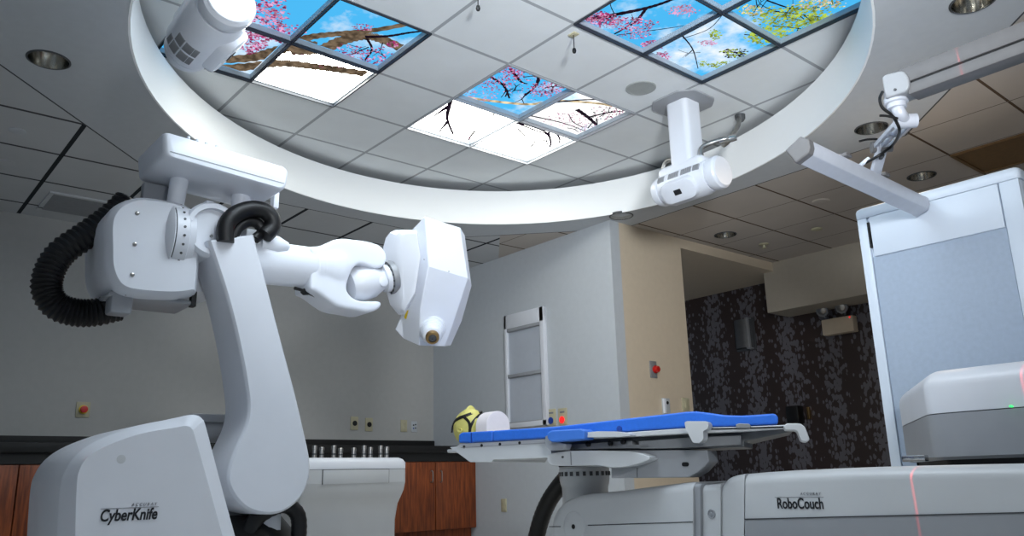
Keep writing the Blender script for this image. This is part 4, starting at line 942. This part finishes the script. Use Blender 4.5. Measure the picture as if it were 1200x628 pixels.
# turret on the shoulder of the couch arm
tz0, tz1, tzs = .585, .953, .772
plan = [(-2.02, 4.40), (-1.514, 3.555), (-1.40, 3.535), (-.2, 3.48), (-.2, 4.50), (-1.9, 4.52)]
def ring_t(z, k):
    c_ = V((-1.0, 4.05, 0)); out = []
    P2 = rnd(plan, [.03, .10, .10, .05, .05, .05], 5)
    n = len(P2)
    for i in range(n):
        a, b = P2[i]-P2[i-1], P2[(i+1) % n]-P2[i]; t = (a.normalized()+b.normalized()).normalized()
        out.append(V((P2[i].x-t.y*k, P2[i].y+t.x*k, z)))
    return out
ap = sum(plan[i][0]*plan[(i+1) % 6][1]-plan[(i+1) % 6][0]*plan[i][1] for i in range(6)); st = 1 if ap > 0 else -1
q = MB(); q.loft([ring_t(tz0, st*.012), ring_t(tz0+.012, 0), ring_t(tzs-.003, 0)]); tl = q.build('turret_base', M['pgrey'], couch, ang=40)
q = MB(); q.loft([ring_t(tzs-.003, st*.004), ring_t(tzs+.001, st*.004)]); q.build('turret_seam', M['seam'], tl)
q = MB(); q.loft([ring_t(tzs+.001, 0), ring_t(tz1-.075, 0)]+[ring_t(tz1-.075*(1-math.sin(t*math.pi/12)), st*.075*(1-math.cos(t*math.pi/12))) for t in range(1, 7)]); tc_ = q.build('turret_cover', M['white2'], couch, ang=50)
q = MB(); q.loft([ring_t(.545, st*.05), ring_t(tz0+.002, st*.05)]); q.build('turret_gap', M['black'], couch)
q = MB(); c = PY(1185, 476, 3.50); q.lathe(c+Y_*.012, -Y_, [(0, .004), (.022, .004), (.024, 0)], 8); q.build('status_light', M['green'], tc_)
q = MB(); q.box(PY(1073, 540.5, 3.66)+Z_*.012, (.10, .04, .026), bev=.004); q.build('chrome_foot', M['chrome'], couch)
q = MB(); q.lathe(V((-1.0, 3.9, 0)), Z_, [(0, .42), (.05, .42), (.06, .36), (.545, .36)], 40); q.build('floor_column', M['grey'], couch)
# mattress, phantom head, foam block: they rest on the couch
w_ = lambda pts, y: [PT(x, yy, y) for x, yy in pts]
top = [(537, 509), (541, 506.5), (553, 506), (577, 504.6), (650, 499.8), (700, 494.2), (760, 487.3), (804, 482.3), (815, 481.8), (830, 483.5), (850, 486.3), (870, 486.8), (890, 485.6), (906, 484.3), (911, 486), (912, 490)]
bot = [(912, 496.8), (872, 498.9), (806, 500.8), (735, 505.7), (690, 508.8), (646, 513.2), (577, 517.1), (553, 518.4), (537, 519.2)]
q = MB(); A = w_(top[3:]+bot[:-2], YT-.02); q.loft([A, [foot(p, .50) for p in A]])
Bq = w_(top[:4]+bot[-3:], YT-.02); q.prism(Bq, CN*.10)
ma = q.build('mattress', M['blue'], None, ang=50, bev=.010); tag(ma, 'long bright blue mattress lying on the treatment couch', 'mattress')
a, b = PT(552.5, 507, YT-.022), PT(552.5, 519, YT-.022); q = MB(); q.box((a+b)/2, (.004, .006, (a-b).length), (CD, CN, Z_)); q.build('mattress_seam', M['bluep'], ma)
q = MB(); q.lathe(PT(726, 502.5, YT-.02)+CN*.004, -CN, [(0, .014), (.008, .014), (.010, .008), (.010, 0)], 14); q.build('button', M['bluep'], ma)
# head: lies on its back, crown to the left, nose up
YHd = 2.95
hcx = PY(549.5, 498, YHd); topz = PY(551, 475.5, YHd).z; zbase = PT(560, 518.5, YT).z+.004
rx, ry = .112, .076; rzz = (topz-.022-zbase)/2; hz = zbase+rzz
hroot = empty('phantom_head', V((hcx.x, YHd, zbase)), 'pale yellow mannequin head with black straps lying at the couch end', 'mannequin head')
def headp(u, t, k=0.0):
    """u along the head from crown (-1) to neck (1); t round it, 0 = face up"""
    r = math.sqrt(max(0, 1-abs(u)**2.3)); 
    if u > .55: r = max(r, .62-.2*(u-.55))
    x = u*rx; y = math.sin(t)*ry*r; z = math.cos(t)*rzz*r
    if math.cos(t) > 0:
        f = math.cos(t)**6
        z += f*(.026*math.exp(-((u-.18)/.10)**2)+.012*math.exp(-((u+.02)/.12)**2)-.010*math.exp(-((u-.0)/.06)**2)*abs(math.sin(t*3)) +
                .010*math.exp(-((u-.42)/.05)**2)-.008*math.exp(-((u-.32)/.04)**2)+.014*math.exp(-((u-.62)/.09)**2)-.012*max(0, u-.75)*4)
    p = V((x, y, z)); return V((hcx.x, YHd, hz))+p+p.normalized()*k
q = MB(); q.box((hcx.x+.07, YHd-.01, zbase-.028), (.30, .15, .02), (CD, CN, Z_), .006); q.box((hcx.x+.02, YHd, zbase-.0105), (.12, .12, .018), (CD, CN, Z_), .006); q.build('head_rest', M['offwhite'], couch)
us = [-1+2*i/40 for i in range(41)]
q = MB(); q.loft([[headp(u, 2*math.pi*j/40) for j in range(40)] for u in us]); q.build('head', M['ypal'], hroot, ang=80)
for sgn in (1, -1):
    q = MB(); c = headp(.12, sgn*math.pi*.55); q.lathe(c-Y_*sgn*.004, Y_*sgn, [(0, .018), (.010, .022), (.012, .018), (.008, .012), (.008, 0)], 20, ell=.65); q.build('ear', M['ypal'], hroot)
def onhead(x, y):
    """the point of the head that is seen at a photo pixel"""
    c0 = V((hcx.x, YHd, hz)); R = V((rx, ry, rzz)); d = ray(x, y); a = V([d[i]/R[i] for i in range(3)]); b = V([(EYE-c0)[i]/R[i] for i in range(3)])
    A_, B_, C_ = a.dot(a), 2*a.dot(b), b.dot(b)-1; D_ = max(0, B_*B_-4*A_*C_); return EYE+d*((-B_-math.sqrt(D_))/(2*A_))
def strap(px, wd):
    q = MB(); pp = spline([onhead(*p) for p in px], 6); rings = []; c0 = V((hcx.x, YHd, hz))
    for i, p in enumerate(pp):
        t = (pp[min(i+1, len(pp)-1)]-pp[max(0, i-1)]).normalized(); e = p-c0; n = V((e.x/rx**2, e.y/ry**2, e.z/rzz**2)).normalized(); s = t.cross(n).normalized()*wd/2
        rings.append([p-s-n*.006, p+s-n*.006, p+s+n*.006, p-s+n*.006])
    q.loft(rings); return q.build('strap', M['black'], hroot)
pi = math.pi
strap([(529.5, 507), (530.5, 500), (533, 494.5), (538, 490.3), (544, 488), (552, 485.3), (559, 483.4), (564.5, 482.6)], .019)
strap([(543, 488.2), (547, 491.5), (550, 495.5), (551, 501), (550.5, 508)], .016)
strap([(564.5, 484), (560, 488.3), (554, 495), (551, 502)], .015)
# white foam half-round block
ff = PY(584, 500, 2.97); XBk = ff.x; base_z = PT(584, 503.6, YT).z+.004
def fx(x, y): return PX(x, y, XBk)
rr_ = (fx(598, 500).y-fx(570.5, 500).y)/2; yc = (fx(598, 500).y+fx(570.5, 500).y)/2; zc = fx(584, 481.5).z-rr_*.95
prf = [V((XBk, yc+rr_, base_z))]+[V((XBk, yc+rr_*math.cos(t*pi/20), zc+rr_*.95*math.sin(t*pi/20))) for t in range(21)]+[V((XBk, yc-rr_, base_z))]
q = MB(); q.prism(prf, V((-.105, 0, 0))); fb = q.build('foam_block', M['foam'], None, ang=50, bev=.005); tag(fb, 'white half-round block standing on the blue mattress beside the yellow head', 'block')
# ================================================================== TALL CABINET
YCB = 4.66
pcb = lambda x, y: PY(x, y, YCB)
zt_c = (pcb(1001, 247).z+pcb(1188, 194).z)/2; xl = pcb(1003, 262).x; xl2 = pcb(1047, 540).x; xl = (xl+xl2)/2; xr = pcb(1193, 205).x
cabr = empty('tall_cabinet', V(((xl+xr)/2, YCB+.3, 0)), 'tall white equipment cabinet with a grey recessed front at the right edge', 'cabinet')
DP = .70
q = MB(); q.loft([[V((p.x, p.y, z)) for p in rnd([(xl, YCB+.01), (xr, YCB+.01), (xr, YCB+DP), (xl, YCB+DP)], .03, 5)] for z in (.08, zt_c-.07)]); q.build('case', M['cab'], cabr)
q = MB(); capp = lambda k: [V((p.x, p.y, 0)) for p in rnd([(xl-.012+k, YCB-.012+k), (xr+.012-k, YCB-.012+k), (xr+.012-k, YCB+DP), (xl-.012+k, YCB+DP)], .035, 5)]
q.loft([[p+Z_*z for p in capp(k)] for z, k in ((zt_c-.068, .004), (zt_c-.060, 0), (zt_c-.025, 0), (zt_c-.010, .006), (zt_c-.002, .018), (zt_c, .035))]); q.build('top_cap', M['cab'], cabr, ang=50)
xs0, xs1 = xl+.062, xr-.10
q = MB(); q.box(((xl+xs0)/2-.002, YCB, .08+(zt_c-.15)/2), (xs0-xl-.004, .02, zt_c-.15), bev=.004); q.build('side_strip', M['cab'], cabr)
q = MB(); q.box(((xr+xs1)/2+.002, YCB, .08+(zt_c-.15)/2), (xr-xs1-.004, .02, zt_c-.15), bev=.004); q.build('side_strip', M['cab'], cabr)
zh = (pcb(1030, 302).z+pcb(1180, 264).z)/2
q = MB(); q.box(((xs0+xs1)/2+.006, YCB-.002, (zh+zt_c-.072)/2), (xs1-xs0-.016, .024, zt_c-.072-zh), bev=.004); q.build('header_panel', M['cab'], cabr)
q = MB(); q.box(((xs0+xs1)/2, YCB+.006, (zh+.08)/2), (xs1-xs0, .012, zh-.08)); q.build('front_panel', M['shut'], cabr)
q = MB(); a, b = pcb(1015, 262), pcb(1021, 291); q.box((xs0+.003, YCB-.006, (a.z+b.z)/2), (.012, .018, a.z-b.z)); q.build('latch_slot', M['black'], cabr)
q = MB(); q.box(((xl+xr)/2, YCB+DP/2, .04), (xr-xl-.06, DP-.08, .08)); q.build('plinth', M['dgrey'], cabr)
# ================================================================== X-RAY SOURCES ON THE CEILING
def xray(c, flip, off, label):
    """barrel along x, window side towards the couch (flip = -1: towards -y)"""
    XS = .79
    base = V((c.x+off, c.y, ZU)); root = empty('xray_source', base, label, 'x-ray unit', 'ceiling x-ray units')
    q = MB(); pts = rnd([(-.30, -.17), (-.17, -.30), (.17, -.30), (.30, -.17), (.30, .17), (.17, .30), (-.17, .30), (-.30, .17)], .03, 3)
    q.prism([V((base.x+p.x*.66, base.y+p.y*.66, ZU-.012)) for p in pts], Z_*.016); q.build('ceiling_plate', M['pgrey'], root, bev=.003)
    q = MB(); q.loft([[V((base.x+p.x, base.y+p.y, z)) for p in rnd([(-.092, -.092), (.092, -.092), (.092, .092), (-.092, .092)], .042, 6)] for z in (c.z+.08, ZU-.01)]); q.build('post', M['white'], root)
    q = MB(); q.lathe(c-X_*.36*XS, X_, [(a_*XS, b_*XS) for a_, b_ in [(0, .07), (.012, .12), (.05, .135), (.085, .135), (.09, .125), (.10, .140), (.16, .158), (.54, .158), (.60, .140), (.605, .128), (.62, .142), (.665, .150), (.700, .146), (.715, .134)]], 56); bd = q.build('barrel', M['white'], root, ang=28)
    q = MB(); q.lathe(c+X_*.350*XS, X_, [(0, .130*XS), (.008, .132*XS), (.012, .126*XS), (.012, 0)], 48); q.build('end_cap', M['white'], bd)
    q = MB(); q.box(c+V((-.02, 0, .11))*XS, (.50*XS, .24*XS, .16*XS), bev=.04, seg=4); q.build('top_housing', M['white'], root)
    n = V((0, flip*.80, -.60)).normalized(); r = X_; u = n.cross(r).normalized()
    q = MB(); el = lambda a, b_, d_: [c+(n*d_+r*(p.x-.02)+u*p.y)*XS for p in rnd([(-a, -b_), (a, -b_), (a, b_), (-a, b_)], b_*.9, 8)]
    q.loft([el(.19, .105, .08), el(.185, .10, .165), el(.175, .09, .185), el(.15, .066, .192)]); wnd = q.build('window_housing', M['white'], root, ang=40)
    q = MB(); q.box(c+(n*.191-r*.02)*XS, (.06, .04, .01), (r, u, n), .012); q.build('window', M['ink'], wnd)
    return root, c, n, r, u
rt = PZ(802, 122, ZU); cR = V((rt.x, rt.y, 0)); cR = V((rt.x+.0, rt.y-.02, 2.545))
root, c, n, r, u = xray(cR, -1, 0, 'white ceiling x-ray unit on a square post right of the skylights')
for k, xx in enumerate((-.20, -.06, .08, .185)):
    t = V((0, -.93, .36)).normalized(); wv = (.075, .12, .12, .07)[k]
    q = MB(); xx *= .79; wv *= .79; q.box(c+t*.121+X_*xx, (wv, .048, .011), (X_, t.cross(X_), t), .004); vg = q.build('vent_panel', M['pgrey'], root)
    for s in range(5):
        q = MB(); q.box(c+t*.1275+X_*(xx+wv*(s-2)/5.6), (wv*.07, .04, .003), (X_, t.cross(X_), t)); q.build('vent_slot', M['grey'], vg)
# steel conduits feeding the right hand unit
q = MB(); q.tube([c+V((.15, -.03, .11)), c+V((.145, -.03, .20)), c+V((.20, .02, .24)), c+V((.30, .10, .26)), PZ(848, 170, 2.84), PZ(863, 152, 3.0), PZ(867, 135, ZU)], .017, 12, 8); q.build('conduit', M['steel'], root)
q = MB(); q.lathe(c+V((.24, .05, .248)), V((1, .8, .15)), [(0, .022), (.03, .026), (.09, .026), (.12, .022)], 16); q.build('conduit_joint', M['chrome'], root)
q = MB(); q.tube([c+V((-.16, -.02, .10)), c+V((-.20, -.02, .16)), c+V((-.17, -.02, .21)), c+V((-.09, -.02, .20))], .016, 12, 8); q.build('conduit', M['steel'], root)
q = MB(); q.lathe(PZ(867, 135, ZU), -Z_, [(-.002, .04), (.03, .038), (.05, .024)], 16); q.build('conduit_gland', M['dgrey'], root)
# left unit
cL = P(242, 33, 3.62)
root, c, n, r, u = xray(cL, 1, .12, 'large vented white ceiling x-ray unit at the top left in front of the sky picture')
for k, (ph, h1) in enumerate(((-8, .03), (8, .055), (31, .055), (50, .035))):
    for xx, w1 in ((-.145, .085), (-.045, .085)):
        if k == 3 and xx > -.1: continue
        a_ = math.radians(ph+4); t = V((0, -math.sin(a_+.30), -math.cos(a_+.30))); e2 = X_.cross(t); xx *= .79; w1 *= .79; o = c+t*.1245+X_*xx
        q = MB(); h2 = h1*.79; q.box(o-t*.003, (w1, h2, .008), (X_, e2, t), .002); vg = q.build('vent_panel', M['pgrey'], root)
        for s_ in range(7):
            q = MB(); q.box(o+t*.0015+X_*(w1*(s_-3)/7.6), (w1*.075, h2*.92, .003), (X_, e2, t)); q.build('vent_slot', M['grey'], vg)
# ================================================================== TRACKING CAMERA BAR ON A BOOM
YBM = 3.56
bm0, bm1 = PY(1045, 90, YBM), PY(1200, 33, YBM); zbm = bm0.z
broot = empty('tracking_camera', V((bm0.x+.6, YBM, zbm)), 'pale tracking camera bar hanging from a jointed grey boom at the right', 'camera')
ztop = PY(1045, 84, YBM).z; zsl = PY(1070, 94, YBM).z; zbt = PY(1092, 100, YBM).z
xe = .9
q = MB(); q.box(((bm0.x+xe)/2, YBM+.05, (ztop+zsl)/2), (xe-bm0.x, .10, ztop-zsl-.006), bev=.004); q.build('boom', M['boom'], broot)
q = MB(); q.box(((bm0.x+xe)/2+.03, YBM+.05, zsl-.002), (xe-bm0.x-.06, .084, .012)); q.build('boom_slot', M['black'], broot)
q = MB(); q.box(((bm0.x+xe)/2+.03, YBM+.05, (zsl+zbt)/2-.005), (xe-bm0.x-.06, .10, zsl-zbt-.004), bev=.004); q.build('boom_lower_rail', M['boom'], broot)
q = MB(); q.box((xe-.1, YBM+.05, (zbm+ZC)/2), (.10, .10, ZC-zbm+.06), bev=.01); q.build('ceiling_post', M['boom'], broot)
cpart_ = lambda name, pts, y0, dy, mt, bev, par: (lambda q: (q.prism([PY(x, y, y0) for x, y in pts], Y_*dy), q.build(name, mt, par, bev=bev))[1])(MB())
cpart_('boom_end', rnd([(1033, 91), (1037, 87), (1058, 82), (1064, 90), (1065, 100), (1062, 107), (1037, 116)], [2, 3, 5, 5, 3, 4, 3], 4), YBM-.012, .125, M['pgrey'], .008, broot)
q = MB(); q.lathe(PY(1049, 105, YBM-.014), -Y_, [(-.004, .006), (.004, .006), (.004, 0)], 10); q.build('screw', M['dgrey'], broot)
jc = PY(1049, 112, YBM+.05)
q = MB(); q.lathe(jc+Z_*.02, -Z_, [(0, .045), (.03, .045), (.034, .052), (.06, .052), (.064, .042), (.085, .042), (.09, .03)], 32); q.build('swivel', M['bar'], broot)
# bar: lies along y
A = P(947, 163, 3.80); prof_ = [(920, 176), (937, 160), (947, 163), (948.7, 171.7), (947, 179), (932, 190.5)]
Yl = A.y; pr = [PY(x, y, Yl) for x, y in prof_]
E_ = PX(1087.7, 232, A.x); vec = E_-A
q = MB(); q.prism([p+vec.normalized()*.03 for p in pr], vec*.965); barb = q.build('camera_bar', M['bar'], broot, bev=.006)
cp_ = sum(pr, V((0, 0, 0)))/6
q = MB(); q.loft([[cp_+(p-cp_)*1.03+vec.normalized()*.045 for p in pr], [cp_+(p-cp_)*1.03+vec.normalized()*.006 for p in pr], [cp_+(p-cp_)*.93 for p in pr]]); q.build('bar_end_cap', M['boom'], broot, bev=.006)
q = MB(); q.loft([[cp_+(p-cp_)*1.03+vec*.965 for p in pr], [cp_+(p-cp_)*1.03+vec for p in pr], [cp_+(p-cp_)*.95+vec*1.005 for p in pr]]); q.build('bar_end_cap', M['bar'], broot, bev=.006)
for k in (.30, .62):
    q = MB(); a = (pr[1]+pr[2])/2+vec*k; q.box(a+Z_*.008, (.05, .06, .02), bev=.006); q.build('bar_lug', M['boom'], broot)
# articulated link from swivel to bar
bt = (pr[1]+pr[2])/2+vec*.55
w0 = jc-Z_*.075; w1 = P(1061, 142, dep(w0)+.02); w2 = P(1033, 172, dep(bt)-.10); 
q = MB(); q.tube([w0+Z_*.02, w0-Z_*.02+X_*.01, w1], (.030, .026), 14, 5); q.build('elbow_arm', M['bar'], broot)
q = MB(); q.lathe(w1+V((-.03, -.03, 0)), V((1, 1, 0)), [(0, .034), (.09, .034)], 20); q.build('elbow_knuckle', M['bar'], broot)
dv = (w2-w1).normalized(); sd = V((1, 1, 0)).normalized(); sd = (sd-dv*sd.dot(dv)).normalized(); nn = dv.cross(sd)
Lk = (w2-w1).length
for s in (-1, 0, 1):
    q = MB(); q.box((w1+w2)/2+sd*s*.038, (Lk, .014, .022), (dv, sd, nn), .003); q.build('link_bar', M['bar'], broot)
for f in (.04, .5, .96):
    q = MB(); q.box(w1+(w2-w1)*f, (.03, .088, .022), (dv, sd, nn), .003); q.build('link_bridge', M['bar'], broot)
w3 = bt+Z_*.01; w25 = w2+(w3-w2)*.1
q = MB(); q.lathe(w2-sd*.05, sd, [(0, .03), (.10, .03)], 18); q.build('elbow_knuckle', M['boom'], broot)
d3 = (w3-w2); q = MB(); q.box((w2+w3)/2-Z_*.01, (d3.length+.02, .09, .03), (d3.normalized(), Y_, d3.normalized().cross(Y_)), .008); brk = q.build('bar_bracket', M['bar'], broot)
q = MB(); q.lathe((w2+w3)/2-X_*.0+V((.02, -.02, 0)), V((1, -1, .2)), [(0, .016), (.02, .016), (.022, 0)], 14); q.build('bracket_bolt', M['dgrey'], brk)
tw = lambda l: [P(x, y, d_) for x, y, d_ in l]
d0, d2 = dep(w0), dep(w2)
q = MB(); q.tube(tw([(1034, 108, d0), (1031, 116, d0-.05), (1034, 126, d0-.06), (1044, 134, d0-.06), (1050, 142, d0-.05), (1054, 155, d0), (1046, 170, d2-.06), (1030, 182, d2-.05), (1014, 191, d2+.0), (1008, 194, d2+.05)]), .007, 10, 8); q.build('cable', M['black'], broot)
q = MB(); q.tube(tw([(1031, 135.5, d0-.08), (1040, 136, d0-.08), (1052, 139, d0-.08)]), .006, 8, 4); q.build('cable_tie', M['black'], broot)
q = MB(); q.tube(tw([(1007, 165.5, d2-.05), (1016, 163.5, d2-.05), (1028, 163, d2-.05)]), .006, 8, 4); q.build('cable_tie', M['black'], broot)
q = MB(); q.tube(tw([(1007, 195, d2+.05), (1013, 190, d2+.0), (1018, 186, d2)]), .011, 10, 4); q.build('cable_plug', M['white'], broot)
# ================================================================== positioning laser: a thin red fan of light across the couch arm and the boom
LA, LB_, LC_ = PY(1066, 552, 3.02), PY(1079, 625, 3.02), PY(1124, 72, YBM)
ln_ = (LB_-LA).cross(LC_-LA).normalized()
lp_ = V((0, .55, 2.6)); lp_.x = LA.x-((lp_.y-LA.y)*ln_.y+(lp_.z-LA.z)*ln_.z)/ln_.x
ld = bpy.data.lights.new('positioning_laser', 'POINT'); ld.energy = 420; ld.shadow_soft_size = 0; ld.color = (1, .03, .03); ld.use_nodes = True
lo_ = bpy.data.objects.new('positioning_laser', ld); C.objects.link(lo_); lo_.location = lp_
nt = ld.node_tree; n = nt.nodes; em = n['Emission']
tc = n.new('ShaderNodeTexCoord'); dt = n.new('ShaderNodeVectorMath'); dt.operation = 'DOT_PRODUCT'; dt.inputs[1].default_value = ln_
nt.links.new(tc.outputs['Normal'], dt.inputs[0]); ab = n.new('ShaderNodeMath'); ab.operation = 'ABSOLUTE'; nt.links.new(dt.outputs['Value'], ab.inputs[0])
l2_ = n.new('ShaderNodeMath'); l2_.operation = 'LESS_THAN'; l2_.inputs[1].default_value = .0011; nt.links.new(ab.outputs[0], l2_.inputs[0])
nt.links.new(l2_.outputs[0], em.inputs['Strength'])
